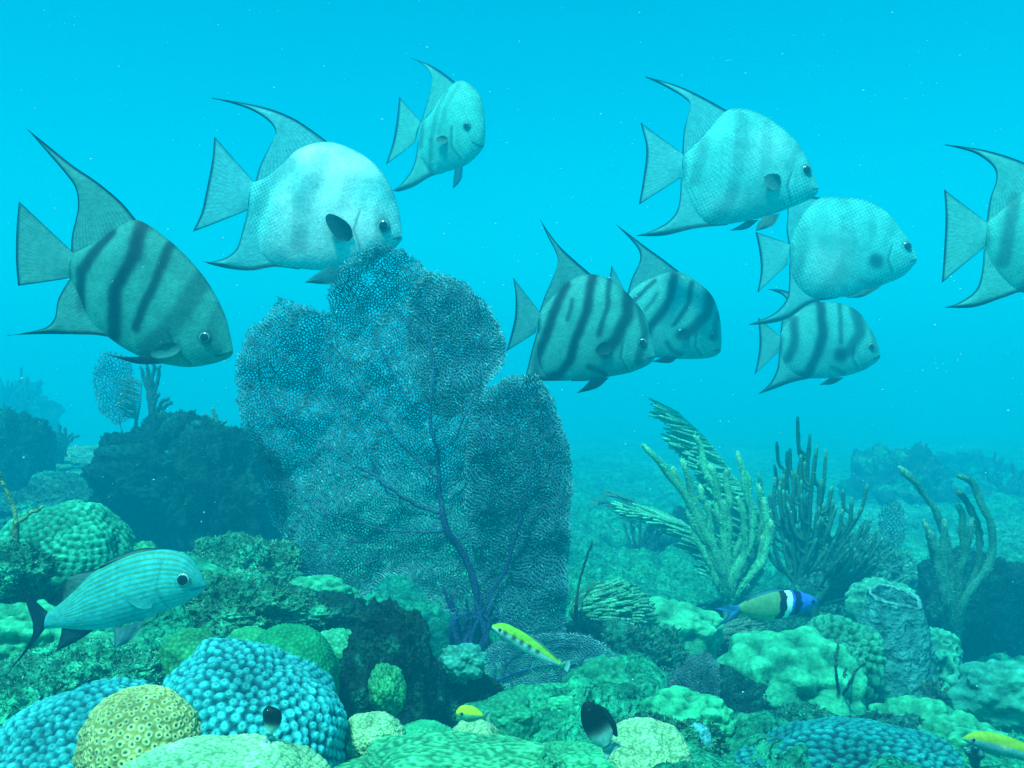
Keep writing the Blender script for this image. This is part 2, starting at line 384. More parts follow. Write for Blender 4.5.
rock(745, 722, 52, 50, 1.9, 'shaded dark rock under the boulder of swollen lobes', col=(.04, .1, .09), rough=.32)
rock(800, 735, 46, 30, 1.8, 'dull green rubble right under the swollen lobes', col=(.10, .28, .2), rough=.4)
rock(860, 570, 48, 34, 3.6, 'grey rock behind the right-leaning dark bush', col=(.2, .34, .28), rough=.4)
rock(660, 745, 60, 30, 1.35, 'green crusted rock under the lumpy green coral', col=(.12, .34, .2), rough=.36, turf=1.6)
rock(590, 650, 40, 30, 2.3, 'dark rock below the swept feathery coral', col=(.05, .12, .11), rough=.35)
rock(760, 640, 42, 30, 2.7, 'dim rock behind the green and blue fish', col=(.08, .18, .15), rough=.35)

rock(735, 634, 50, 34, 2.95, 'dark rubble mound carrying the pale olive sea rod', col=(.08, .2, .17), rough=.34)
rock(808, 618, 46, 34, 2.98, 'dark rubble mound carrying the dark green gorgonians', col=(.07, .18, .16), rough=.34)

# sponge bits
def blob_sponge(px, py, r, Y, label):
    return rock(px, py, r, r * 1.1, Y, label, 'sponge', 'ball_sponge', col=(.75, .85, .85), sub=5, rough=.18, turf=0, matn='coral')
blob_sponge(698, 738, 13, 1.33, 'small bright white ball sponge between the lumpy coral and ringed dome')
blob_sponge(150, 664, 6, 1.4, 'tiny white sponge dot on the green rubble slope')

# barrel sponge
def barrel():
    Y = 2.25; k = Y / F; top = P(896, 597, Y); root = empty('barrel_sponge', (top.x, Y, top.z - .30))
    tag(root, 'ragged blue-green barrel sponge with pale rim and open dark mouth', 'sponge')
    def wall(inner):
        v = []; c = []; na, nh = 96, 60
        for i in range(nh + 1):
            t = i / nh; z = -.30 + .30 * t
            if inner: z = -.22 + .22 * t
            for j in range(na):
                a = 2 * math.pi * j / na; ca, sa = math.cos(a), math.sin(a)
                r = .066 + .046 * (1 - t) * (1 if not inner else -.5) + .006 * math.sin(t * math.pi)
                if inner: r -= .013
                n = noise.fractal(Vector((ca * 1.6, sa * 1.6, z * 6)), 1, 2, 3)
                m = noise.ridged_multi_fractal(Vector((ca * 6, sa * 6, z * 34)), .9, 2, 3, 1, 2) - 1.2
                r += .010 * n + (0 if inner else .010 * m * (1 - .7 * t))
                zz = z + .30 * t * r * sa * .8 - .008 * t * ca + .003 * t * math.sin(a * 3 + 1)
                v.append((r * ca, r * sa * .8, zz))
                c.append(np.array((.07, .32, .30)) * (1 + .5 * n) + .03 * m)
        f = [(i * na + j, i * na + (j + 1) % na, (i + 1) * na + (j + 1) % na, (i + 1) * na + j) for i in range(nh) for j in range(na)]
        return v, f, np.clip(c, .01, 1), v[-na:]
    vo, fo, co, ro = wall(False); vi, fi, ci, ri = wall(True)
    b = MB(); b.add(vo, fo, co); b.add(vi, [q[::-1] for q in fi], ci); body = b.build('body', M['sponge'], root)
    body.location = (0, 0, .30)
    r = MB(); loop = [((Vector(a) + Vector(q)) / 2 + Vector((0, 0, .001))) for a, q in zip(ro, ri)]
    loop.append(loop[0])
    r.tube(loop, [.0052 + .0010 * math.sin(i * .37) for i in range(len(loop))], (.16, .46, .42), 7)
    rim = r.build('rim', M['sponge'], root); rim.location = (0, 0, .30)
barrel()

# ------------------------------------------------------------------ sea fans
def inside(poly, pts):
    x, y = pts[:, 0], pts[:, 1]; r = np.zeros(len(pts), bool); n = len(poly); j = n - 1
    for i in range(n):
        xi, yi = poly[i]; xj, yj = poly[j]
        cnd = ((yi > y) != (yj > y)) & (x < (xj - xi) * (y - yi) / (yj - yi + 1e-12) + xi)
        r ^= cnd; j = i
    return r
def edge_dist(poly, pts):
    d = np.full(len(pts), 1e9); n = len(poly)
    for i in range(n):
        a = np.array(poly[i]); b = np.array(poly[(i + 1) % n]); ab = b - a
        t = np.clip(((pts - a) @ ab) / (ab @ ab + 1e-9), 0, 1)
        d = np.minimum(d, np.linalg.norm(pts - (a + t[:, None] * ab), axis=1))
    return d
def ragged(poly, amp, seed):
    p = smooth_curve(list(poly) + [poly[0]], len(poly) * 16)[:-1]
    c = p.mean(0); out = []
    for i, q in enumerate(p):
        dd = (q - c) / (np.linalg.norm(q - c) + 1e-6)
        n = noise.noise(Vector((q[0] * .07, q[1] * .07, seed))) * 1.0 + noise.noise(Vector((q[0] * .2, q[1] * .2, seed))) * .7
        out.append(q + dd * amp * n)
    return np.array(out)

def fan_blade(poly, base, Y, root, pitch, strand, col, rimcol, wave=.03, yoff=0, seed=0, name='blade', layers=2, amp=4, bowl=0, spur=.5):
    """reticulate blade: a net of strands inside the outline, given in picture units at distance Y"""
    poly = ragged(poly, amp, seed); k = Y / F; mb = MB()
    lo = poly.min(0) - 5; hi = poly.max(0) + 5
    loc = root.location
    for L in range(layers):
        a = pitch * (1.1 - .12 * L) * 1.732
        R0 = np.linalg.norm(hi - lo) / 2 + 12; cc0 = (lo + hi) / 2
        nx = int(2 * R0 / (a * .2887)) + 2; ny = int(2 * R0 / a) + 2
        # honeycomb: two nodes per cell
        I, J = np.meshgrid(np.arange(nx), np.arange(ny), indexing='ij')
        cx = cc0[0] - R0 + I * a * .2887 + L * 1.3; cy = cc0[1] - R0 + J * a + (I % 2) * a * .5
        A = np.stack([cx, cy - a / 6], -1); B = np.stack([cx, cy + a / 6], -1)
        def warp(Q):
            th = (.5, -.7, 1.3)[L % 3]; c0 = (lo + hi) / 2; q = Q - c0
            q = np.stack([q[..., 0] * math.cos(th) - q[..., 1] * math.sin(th), q[..., 0] * math.sin(th) + q[..., 1] * math.cos(th)], -1) * 1.0 + c0
            for ax, ph in ((0, .3), (1, 2.1)):
                q[..., ax] += 4.5 * np.sin(q[..., 1 - ax] * .085 + ph + seed) + 2.4 * np.sin(q[..., 1 - ax] * .21 + q[..., ax] * .06 + ph * 2)
            return q + rng.normal(0, a * .055, Q.shape)
        A = warp(A); B = warp(B); lum = (1.0, .4, 1.0)[L]
        E0 = [A.reshape(-1, 2)]; E1 = [B.reshape(-1, 2)]
        ev = (np.arange(nx) % 2 == 0)
        for i in range(nx - 1):
            for (src, dst) in (((B[i, :], A[i + 1, :]) , None),):
                if i % 2 == 0:
                    # next column is shifted down half a cell
                    E0.append(B[i, :]); E1.append(A[i + 1, :])
                    E0.append(A[i, 1:]); E1.append(B[i + 1, :-1])
                else:
                    E0.append(A[i, :]); E1.append(B[i + 1, :])
                    E0.append(B[i, :-1]); E1.append(A[i + 1, 1:])
        e0 = np.vstack(E0); e1 = np.vstack(E1)
        # keep what is inside, tear small holes
        mid = (e0 + e1) / 2
        keep = inside(poly, e0) & inside(poly, mid)
        hole = np.array([noise.noise(Vector((m[0] * .045, m[1] * .045, seed + 5 + L))) for m in mid])
        keep &= hole > -.66
        e0, e1, mid = e0[keep], e1[keep], mid[keep]
        # spurs: polyps standing off the strands
        ed = edge_dist(poly, mid)
        m = rng.random(len(e0)) < np.where(ed < 3, .8, .012)
        s0 = e0[m]; ctr = np.array(base)
        rad = (s0 - ctr); rad /= np.linalg.norm(rad, axis=1)[:, None] + 1e-6
        s1 = s0 + rad * rng.uniform(.8, 2.2, (len(s0), 1)) + rng.normal(0, 1.0, s0.shape)
        n0 = len(e0)
        e0 = np.vstack([e0, s0]); e1 = np.vstack([e1, s1])
        spurflag = np.r_[np.zeros(n0), np.ones(len(s0))]
        ed = edge_dist(poly, (e0 + e1) / 2)
        def to3(p, off=0):
            q = np.zeros((len(p), 3)); q[:, 0] = (p[:, 0] - 512) * k - loc[0]; q[:, 2] = CAMZ - (p[:, 1] - 384) * k - loc[2]
            q[:, 1] = [wave * (noise.noise(Vector((u * .011 + seed, v * .011, 2))) + .35 * noise.noise(Vector((u * .035, v * .035, seed)))) for u, v in p]
            rr = np.abs(p[:, 0] - ctr[0]) / 200
            q[:, 1] += bowl * rr * rr + (Y - loc[1]) + yoff + L * .006
            return q
        a3 = to3(e0); b3 = to3(e1)
        b3[:, 1] -= spurflag * rng.uniform(-.004, .006, len(b3))
        dvec = b3 - a3; dvec /= np.linalg.norm(dvec, axis=1)[:, None] + 1e-9
        nn = np.array([0., 1, 0]); pp = np.cross(dvec, nn); pp /= np.linalg.norm(pp, axis=1)[:, None] + 1e-9
        w = strand * k * np.where(spurflag > 0, .55, 1) * rng.uniform(.7, 1.2, len(a3)); w = w[:, None]
        offs = [pp * w, -pp * w * .6 + nn * w * .7, -pp * w * .6 - nn * w * .7]
        V = np.stack([a3 + o for o in offs] + [b3 + o for o in offs], 1)      # n,6,3
        n = len(V); base_i = np.arange(n)[:, None] * 6
        q = np.vstack([base_i + np.array([[0, 1, 4, 3]]), base_i + np.array([[1, 2, 5, 4]]), base_i + np.array([[2, 0, 3, 5]])])
        rimf = np.clip(1 - ed / 9, 0, 1)[:, None] ; rnd = rng.uniform(.75, 1.25, (n, 1))
        bright = (rng.random((n, 1)) < .07) * 1.0
        C = (np.array(col) * (1 - rimf * .6) + np.array(rimcol) * rimf * .6) * rnd
        C = C * (1 - .6 * np.maximum(bright, spurflag[:, None] * .5)) + np.array(rimcol) * .6 * np.maximum(bright, spurflag[:, None] * .5)
        mb.add(V.reshape(-1, 3), q.tolist(), np.repeat(C * lum, 6, 0))
    return mb.build(name, M['net'], root, smooth=False)

def fan_veins(poly, trunk, base, Y, root, col, n_att=420, step=7, r0=.0011, rmax=.011, yfun=None, seed=0, name='branch', kill=9, infl=75, expo=.52):
    """space colonisation from the foot of the fan"""
    poly = np.array(poly, float); lo, hi = poly.min(0), poly.max(0); k = Y / F; loc = root.location
    r = np.random.default_rng(seed)
    att = lo + r.random((n_att * 2, 2)) * (hi - lo); att = att[inside(poly, att)][:n_att]
    nodes = [np.array(p, float) for p in trunk]; par = [-1] + list(range(len(trunk) - 1))
    for it in range(110):
        if len(att) == 0: break
        Nn = np.array(nodes); D = np.linalg.norm(att[:, None] - Nn[None], axis=2)
        near = D.argmin(1); dm = D.min(1); add = {}
        for ai, ni in enumerate(near):
            if dm[ai] < infl:
                v = att[ai] - Nn[ni]; add.setdefault(ni, []).append(v / (np.linalg.norm(v) + 1e-6))
        if not add: break
        grew = False
        for ni, vs in add.items():
            v = np.mean(vs, 0) + r.normal(0, .12, 2)
            out = Nn[ni] - np.array(base); v = v + .25 * out / (np.linalg.norm(out) + 1e-6)
            v /= np.linalg.norm(v) + 1e-6; p = Nn[ni] + v * step
            if np.min(np.linalg.norm(Nn - p, axis=1)) > step * .45: nodes.append(p); par.append(ni); grew = True
        Nn = np.array(nodes); D = np.linalg.norm(att[:, None] - Nn[None], axis=2).min(1); att = att[D > kill]
        if not grew: break
    n = len(nodes); w = np.zeros(n); kids = [[] for _ in range(n)]
    for i in range(n):
        if par[i] >= 0: kids[par[i]].append(i)
    for i in range(n - 1, -1, -1):
        w[i] = 1 if not kids[i] else sum(w[c] for c in kids[i])
    rr = np.minimum(rmax, r0 * w ** expo)
    def p3(p): return Vector(((p[0] - 512) * k - loc[0], yfun(p[0], p[1]) + Y - loc[1], CAMZ - (p[1] - 384) * k - loc[2]))
    mb = MB(); done = set(); big = w.max()
    def chain(i):
        c = [i]
        while kids[c[-1]]: c.append(max(kids[c[-1]], key=lambda q: w[q]))
        return c
    stack = [0]
    while stack:
        s = stack.pop(); c = chain(s); full = ([par[s]] if par[s] >= 0 else []) + c
        if len(full) > 1:
            t = np.array([min(1, (w[q] / big) ** .75 * 1.5) for q in full])[:, None]
            cc = np.array(col) * t + np.array((.07, .19, .30)) * (1 - t)
            mb.tube([p3(nodes[q]) for q in full], [min(rr[q], rr[full[-1 if len(full) < 2 else 1]]) for q in full], cc, 5)
        for q in c:
            m = max(kids[q], key=lambda z: w[z]) if kids[q] else None
            stack += [z for z in kids[q] if z != m]
    return mb.build(name, M['soft'], root)

z7 = lambda L: [(x / 1.67 + 200, y / 1.67 + 220) for x, y in L]
FAN = z7([(520, 690), (470, 690), (430, 665), (400, 640), (378, 628), (366, 608), (318, 592), (280, 625), (230, 635), (190, 625), (135, 598), (132, 540), (104, 500), (90, 420), (62, 330), (50, 270), (55, 220), (65, 190), (95, 162), (130, 130), (170, 142), (204, 148),
          (211, 128), (228, 92), (262, 55), (310, 40), (350, 55), (385, 85), (430, 98), (470, 130), (500, 180), (510, 215), (502, 250), (482, 272), (484, 284), (512, 262), (560, 262), (588, 300), (608, 358), (621, 420), (616, 520), (612, 640), (604, 692), (560, 690)])
FAN_TOP = z7([(372, 82), (420, 95), (470, 130), (500, 180), (510, 215), (502, 245), (472, 275), (466, 300), (430, 330), (380, 320), (345, 240), (345, 130)])
FAN_R = z7([(500, 680), (470, 640), (455, 560), (440, 440), (450, 340), (475, 290), (512, 262), (560, 262), (588, 300), (608, 358), (621, 420), (616, 520), (612, 640), (604, 692), (560, 690)])
def big_fan():
    base = (462, 640); Y = 2.0; b = P(455, 668, Y); root = empty('sea_fan', b)
    tag(root, 'huge purple-grey sea fan of fine netting, standing in the middle of the reef', 'sea fan')
    col = (.075, .22, .26); rim = (.34, .72, .76)
    fan_blade(FAN, base, Y, root, 3.4, .56, col, rim, wave=.07, seed=1, bowl=.05)
    fan_blade(FAN_TOP, base, Y, root, 3.4, .55, (.10, .30, .34), (.45, .85, .85), wave=.05, yoff=.05, seed=4, bowl=.03)
    fan_blade(FAN_R, base, Y, root, 3.5, .58, (.06, .20, .25), (.20, .50, .54), wave=.06, yoff=-.03, seed=6, bowl=.05)
    W = lambda x, y: .07 * (noise.noise(Vector((x * .011 + 1, y * .011, 2))) + .35 * noise.noise(Vector((x * .035, y * .035, 1)))) + .05 * (abs(x - 462) / 200) ** 2 - .016
    trunk = [(452, 676), (462, 660), (470, 640), (478, 622), (478, 600), (474, 578), (466, 558), (455, 540), (447, 528), (443, 512)]
    fan_veins(FAN, trunk, base, Y, root, (.04, .06, .20), yfun=W, seed=3, n_att=520, rmax=.0078, r0=.0009, expo=.5)
    trunk = [(470, 640), (482, 612), (492, 590), (505, 570), (514, 540), (524, 505)]
    WR = lambda x, y: .06 * (noise.noise(Vector((x * .011 + 6, y * .011, 2))) + .35 * noise.noise(Vector((x * .035, y * .035, 6)))) + .05 * (abs(x - 462) / 200) ** 2 - .047
    fan_veins(FAN_R, trunk, base, Y, root, (.04, .07, .19), yfun=WR, seed=5, n_att=260, rmax=.0055, r0=.0009, expo=.5)
    h = MB()
    for q in range(14):
        x = 452 + q * 2.4 + random.uniform(-3, 3)
        pts = [P(455 + q * 1.6 + random.uniform(-5, 5), 676, Y) , P(x, 655, Y - random.uniform(0, .04)), P(x + random.uniform(-9, 14), 628 + random.uniform(-12, 12), Y - random.uniform(0, .05)), P(x + random.uniform(-12, 34), 600 + random.uniform(-14, 16), Y - .03)]
        pts = smooth_curve([tuple(p - b) for p in pts], 12)
        h.tube(pts, np.linspace(.015, .003, 12) * random.uniform(.6, 1), (.04, .07, .24), 6)
    h.build('holdfast', M['soft'], root)
big_fan()

def small_fan(poly, base, Y, label, col, rim, pitch=2.5, strand=.45, vein=(.05, .12, .4), seed=2, wave=.02, natt=120, group=None, layers=2):
    root = empty('sea_fan', P(base[0], base[1], Y)); tag(root, label, 'sea fan', group)
    fan_blade(poly, base, Y, root, pitch, strand, col, rim, wave=wave, seed=seed, layers=layers, amp=2)
    hb_ = P(base[0], base[1], Y); hh_ = hb_.z - ground_z(hb_.x, hb_.y) + .02
    if hh_ > .025:
        mb = MB(); mb.tube([(0, 0, .01), (0, 0, -hh_ * .5), (0, 0, -hh_)], [.004, .006, .010], vein, 8); mb.build('holdfast', M['soft'], root)
    W = lambda x, y: wave * (noise.noise(Vector((x * .011 + seed, y * .011, 2))) + .35 * noise.noise(Vector((x * .035, y * .035, seed)))) - .004
    c = np.mean(np.array(poly), 0)
    fan_veins(poly, [base, (base[0] * .75 + c[0] * .25, base[1] * .75 + c[1] * .25)], base, Y, root, vein, yfun=W, seed=seed, n_att=natt, step=4, r0=.0007, rmax=.004, kill=5)
    return root
small_fan([(478, 680), (486, 652), (505, 640), (540, 634), (575, 632), (600, 642), (617, 662), (608, 684), (588, 698), (560, 694), (520, 684), (495, 690)], (480, 684), 1.8, 'small blue-grey sea fan lying low at the foot of the huge fan', (.10, .30, .36), (.4, .75, .8), seed=11)
small_fan([(690, 712), (668, 694), (676, 672), (692, 656), (708, 655), (719, 668), (721, 694), (710, 716)], (702, 716), 1.62, 'small plain grey-teal sea fan above the lumpy green coral', (.12, .26, .28), (.3, .5, .55), seed=13)
small_fan([(118, 428), (100, 410), (94, 385), (96, 360), (110, 352), (128, 358), (134, 385), (130, 415)], (122, 432), 4.0, 'faint far sea fan on the big dark boulder under the leftmost striped fish', (.05, .12, .16), (.2, .4, .45), pitch=4, seed=15, natt=60)
small_fan([(885, 548), (878, 520), (890, 500), (904, 510), (906, 536), (898, 552)], (890, 556), 3.9, 'dim little sea fan standing left of the tall right rods', (.06, .16, .18), (.2, .4, .4), pitch=4, seed=17, natt=50)

# ------------------------------------------------------------------ sea rods, plumes, bushes
def holdfast(root, b, rad, col):
    h = b.z - ground_z(b.x, b.y) + .02
    if h > .025:
        mb = MB(); mb.tube([(0, 0, rad * .8), (0, 0, -h * .3), (0, 0, -h * .7), (0, 0, -h)], [rad * 1.7, rad * 1.5, rad * 1.9, rad * 2.8], np.array(col) * .8, 8)
        mb.build('holdfast', M['soft'], root)

def rods(name, label, base, tips, Y, rad, col, group=None, cat='soft coral', bend=.35, spread=.06, tipc=None, part='branch', mids=None):
    b = P(*base, Y); root = empty(name, b); tag(root, label, cat, group); holdfast(root, b, rad, col)
    for i, t in enumerate(tips):
        yo = random.uniform(-spread, spread)
        e = P(t[0], t[1], Y + yo) - b
        m = P(base[0] + (t[0] - base[0]) * bend, base[1] + (t[1] - base[1]) * .55, Y + yo * .5) - b
        q = P(base[0] + (t[0] - base[0]) * bend * .35, base[1] + (t[1] - base[1]) * .22, Y + yo * .2) - b
        ctl = [(0, 0, 0), tuple(q), tuple(m), tuple(e)]
        if mids and mids[i]: ctl = [(0, 0, 0)] + [tuple(P(u, v, Y + yo) - b) for u, v in mids[i]] + [tuple(e)]
        c = smooth_curve(ctl, 34)
        c += np.stack([[noise.noise(Vector((s * 6, i * 3.3 + ax, 1))) * rad * 1.4 for s in np.linspace(0, 1, 34)] for ax in range(3)], 1) * np.linspace(0, 1, 34)[:, None]
        rr = rad * np.interp(np.linspace(0, 1, 34), [0, .15, .85, .97, 1], [1.25, 1.0, .9, .8, .5]) * (1 + .12 * rng.normal(0, 1, 34))
        cc = np.array(col) * rng.uniform(.8, 1.2) * np.ones((34, 3)); cc[-2:] = np.array(tipc if tipc is not None else np.array(col) * 1.8)
        mb = MB(); mb.tube(c, rr, cc, 8)
        # polyp fuzz
        for s in range(int(260 if rad > .006 else 90)):
            j = rng.integers(2, 33); dd = Vector(rng.normal(0, 1, 3)).normalized(); p = Vector(c[j]) + (Vector(c[j]) - Vector(c[j - 1])) * random.random()
            mb.tube([p + dd * rr[j] * .7, p + dd * rr[j] * 1.45], [rad * .16, rad * .06], np.array(col) * rng.uniform(1.0, 2.2), 3)
        mb.build(part, M['soft'], root)
    return root

GCOL = (.15, .64, .38)
rods('sea_rod', 'pale olive sea rod of thick bare fingers leaning left, in front of a plume', (729, 606),
     [(643, 445), (680, 460), (694, 436), (673, 468), (709, 463), (736, 449), (738, 497), (758, 485), (766, 499), (700, 484), (722, 500), (750, 515), (716, 478), (728, 468), (746, 474), (771, 520), (688, 500), (763, 535)], 2.85, .0120, GCOL, tipc=(.3, .8, .5),
     mids=[[(722, 570), (704, 530), (678, 485)], [(724, 570), (706, 530), (690, 490)], [(727, 570), (722, 520), (707, 470)], [(721, 575), (700, 530), (685, 495)], [(729, 570), (726, 520), (718, 488)],
           [(733, 575), (753, 540), (750, 500)], [(735, 580), (745, 550), (744, 520)], [(738, 580), (757, 550), (763, 515)], [(742, 582), (762, 555), (768, 525)], [(722, 578), (712, 540), (706, 508)], None, None, None, None, [(742, 570), (750, 520)], [(748, 580), (768, 550)], [(714, 572), (696, 535)], [(748, 590), (762, 565)]])

def plume(label, base, stems, Y, col, group=None, plen=46, nper=40, rad=.0016, ang=(-.9, -.5), name='sea_plume'):
    b = P(*base, Y); root = empty(name, b); tag(root, label, 'soft coral', group); k = Y / F; holdfast(root, b, .005, col)
    for si, st in enumerate(stems):
        yo = random.uniform(-.05, .05)
        c = smooth_curve([(0, 0, 0)] + [tuple(P(u, v, Y + yo) - b) for u, v in st], 60)
        mb = MB(); mb.tube(c, np.linspace(.006, .002, 60), col, 6)
        for s in range(nper):
            t = .14 + .86 * s / nper; j = min(58, int(t * 60)); p = Vector(c[j])
            tg = (Vector(c[min(59, j + 1)]) - p).normalized()
            for side in (-1, 1):
                L = plen * k * (1 - .55 * abs(t - .45) * 1.2) * random.uniform(.8, 1.1)
                out = Vector((ang[0] if side < 0 else ang[1], random.uniform(-.3, .3) + side * .3, random.uniform(-.05, .3))).normalized()
                e1 = p + (tg * .15 + out * .9).normalized() * L * .5; e2 = p + (tg * .3 + out * 1.0).normalized() * L + Vector((random.uniform(-.003, .003), 0, random.uniform(-.004, .004)))
                cc = np.array(col) * rng.uniform(.75, 1.35)
                mb.tube(smooth_curve([tuple(p), tuple(e1), tuple(e2)], 6), [rad * 1.2] * 4 + [rad, rad * .8], cc, 4)
        mb.build('frond', M['soft'], root)
    return root
plume('pale green feathery sea plume swept to the left behind the thick fingers', (738, 604),
      [[(752, 560), (742, 500), (715, 450), (676, 411)], [(757, 560), (748, 515), (728, 478), (690, 440)], [(760, 570), (765, 530), (745, 490), (710, 455)], [(735, 575), (715, 545), (685, 525), (642, 514)]],
      3.05, (.16, .74, .50), plen=50, nper=70, rad=.0046)
plume('small faint feathery plume left of the pale sea rod', (640, 530), [[(630, 515), (615, 505), (600, 503)], [(640, 512), (632, 500), (612, 496)]], 4.6, (.16, .3, .2), plen=24, nper=16, rad=.0026)

def bush(label, base, tips, Y, col, rad, group=None, sub=4, name='branching_gorgonian', lean=(0, 0), fork=.5, tl=(22, 46)):
    b = P(*base, Y); root = empty(name, b); tag(root, label, 'soft coral', group); k = Y / F; holdfast(root, b, rad, col)
    for t in tips:
        yo = random.uniform(-.08, .08); e = P(t[0], t[1], Y + yo) - b
        m1 = P(base[0] + (t[0] - base[0]) * .55 + random.uniform(-5, 5), base[1] + (t[1] - base[1]) * .35, Y + yo * .4) - b
        m2 = P(base[0] + (t[0] - base[0]) * .88 + random.uniform(-4, 4), base[1] + (t[1] - base[1]) * .7, Y + yo * .8) - b
        c = smooth_curve([(0, 0, 0), tuple(m1), tuple(m2), tuple(e)], 30)
        cc = np.array(col) * rng.uniform(.8, 1.2) * np.ones((30, 3)); cc[-2:] *= 2.2
        rr = rad * np.linspace(1.15, .85, 30) * (1 + .1 * rng.normal(0, 1, 30))
        mb = MB(); mb.tube(c, rr, cc, 6)
        for s in range(sub):
            j = int(random.uniform(.2, .85) * 30); p = Vector(c[j]); sd = random.choice((-1, 1))
            L = random.uniform(*tl) * k; tg = (Vector(c[min(29, j + 2)]) - p).normalized()
            o1 = p + (tg * .5 + Vector((sd * .8, random.uniform(-.5, .5), .1))).normalized() * L * .3
            o2 = o1 + (tg * .9 + Vector((sd * .12 + lean[0], 0, .3 + lean[1]))).normalized() * L * .7
            cq = np.array(col) * rng.uniform(.8, 1.3) * np.ones((9, 3)); cq[-1] *= 2.2
            mb.tube(smooth_curve([tuple(p), tuple(o1), tuple(o2)], 9), [rad * .85] * 8 + [rad * .6], cq, 6)
        mb.build('branch', M['soft'], root)
    return root
DKG = (.05, .22, .16)
bush('tall dark green branching gorgonian right of the pale sea rod', (797, 586), [(775, 478), (787, 452), (804, 455), (810, 435), (817, 446), (826, 450), (782, 500), (795, 480), (822, 480), (833, 500), (842, 510), (852, 498), (770, 520), (808, 490)], 3.05, DKG, .0072, sub=6)
bush('dark gorgonian bush leaning right, behind the blue-headed fish', (815, 605), [(851, 543), (864, 520), (878, 527), (840, 560), (872, 545), (882, 552), (858, 570), (890, 575), (868, 590), (845, 545)], 2.7, (.04, .18, .15), .0068, sub=4, lean=(.3, 0))
rods('sea_rod', 'long-fingered dark sea rod at the right, one finger bent far to the left', (955, 640),
     [(899, 467), (921, 520), (957, 476), (957, 490), (957, 502), (986, 560), (930, 530), (944, 520), (975, 520), (965, 540)], 2.7, .0118, (.07, .32, .24), tipc=(.2, .55, .4),
     mids=[[(953, 590), (948, 545), (935, 510), (921, 490)], [(948, 600), (935, 560)], [(965, 600), (990, 560), (988, 520), (975, 488)], [(962, 600), (980, 560), (972, 512)], [(958, 600), (966, 560), (963, 520)], None, [(945, 600), (938, 560)], [(950, 600), (944, 560)], None, None])
rods('sea_rod', 'faint slender sea rod standing between the big fan and the pale sea rod', (638, 588), [(622, 520), (628, 512), (633, 525), (641, 518), (648, 522), (655, 530)], 4.4, .007, (.06, .14, .12))
rods('sea_rod', 'dark far sea rod on the big dark boulder left of the fan', (152, 424), [(140, 366), (146, 362), (153, 364), (161, 366), (158, 392), (168, 396), (172, 402)], 3.8, .0085, (.05, .12, .11))
plume('wispy pale plume beside the far sea rod on the dark boulder', (136, 424), [[(134, 400), (130, 378)], [(140, 404), (142, 380)]], 3.9, (.12, .26, .2), plen=22, nper=16, rad=.002)
rods('finger_coral', 'short far finger coral standing on the pale sandy ledge', (64, 452), [(46, 424), (52, 430), (58, 425), (66, 428), (72, 432), (78, 434)], 5.2, .009, (.06, .12, .11))
rods('finger_coral', 'dark two-pronged finger coral by the stubby rock at the left', (38, 446), [(36, 420), (43, 418), (33, 428)], 4.8, .009, (.03, .08, .08))
rods('finger_coral', 'pair of faint fingers on the dark boulder near the big fan', (218, 430), [(202, 414), (212, 408), (224, 422)], 3.6, .008, (.12, .24, .2))
bush('ghostly gorgonian thicket far off at the left edge', (10, 425), [(-12, 385), (0, 378), (14, 384), (28, 376), (36, 390), (22, 398)], 9.5, (.05, .1, .1), .014, sub=3, tl=(10, 22))
bush('faint gorgonian on top of the hazy right reef', (1005, 500), [(985, 465), (1000, 458), (1012, 462), (1022, 470), (992, 480)], 8.2, (.05, .1, .1), .012, sub=3, tl=(10, 20))
bush('faint gorgonian twigs on the dark reef tower', (925, 468), [(912, 450), (924, 446), (936, 455)], 7.6, (.05, .1, .1), .012, sub=2, tl=(6, 12))
rods('sea_whip', 'thin crooked pale sea whip at the left edge over the coral boulder', (16, 524), [(-4, 468), (42, 506)], 1.62, .0035, (.30, .42, .2), mids=[[(14, 508), (5, 488)], [(24, 518), (34, 512)]], cat='sea whip')
rods('sea_whip', 'dark thin sea whip leaning right beside the swept feathery coral', (576, 606), [(592, 540)], 2.25, .0032, (.03, .06, .06), mids=[[(580, 580)]], cat='sea whip')
rods('sea_whip', 'thin dark forked sea whip in front of the boulder of swollen lobes and sponge', (840, 700), [(837, 640), (862, 660), (846, 668)], 1.85, .0032, (.06, .14, .12), mids=[[(836, 670)], [(850, 682)], None], cat='sea whip')
rods('finger_coral', 'cluster of short dark fingers right below the barrel sponge', (930, 712), [(922, 680), (932, 678), (941, 684), (950, 690), (955, 698)], 2.1, .007, (.06, .18, .14))
rods('finger_coral', 'three stubby blue-grey fingers at the bottom right under the yellow-backed fish', (975, 768), [(965, 748), (973, 744), (984, 748)], 1.45, .005, (.08, .24, .26))

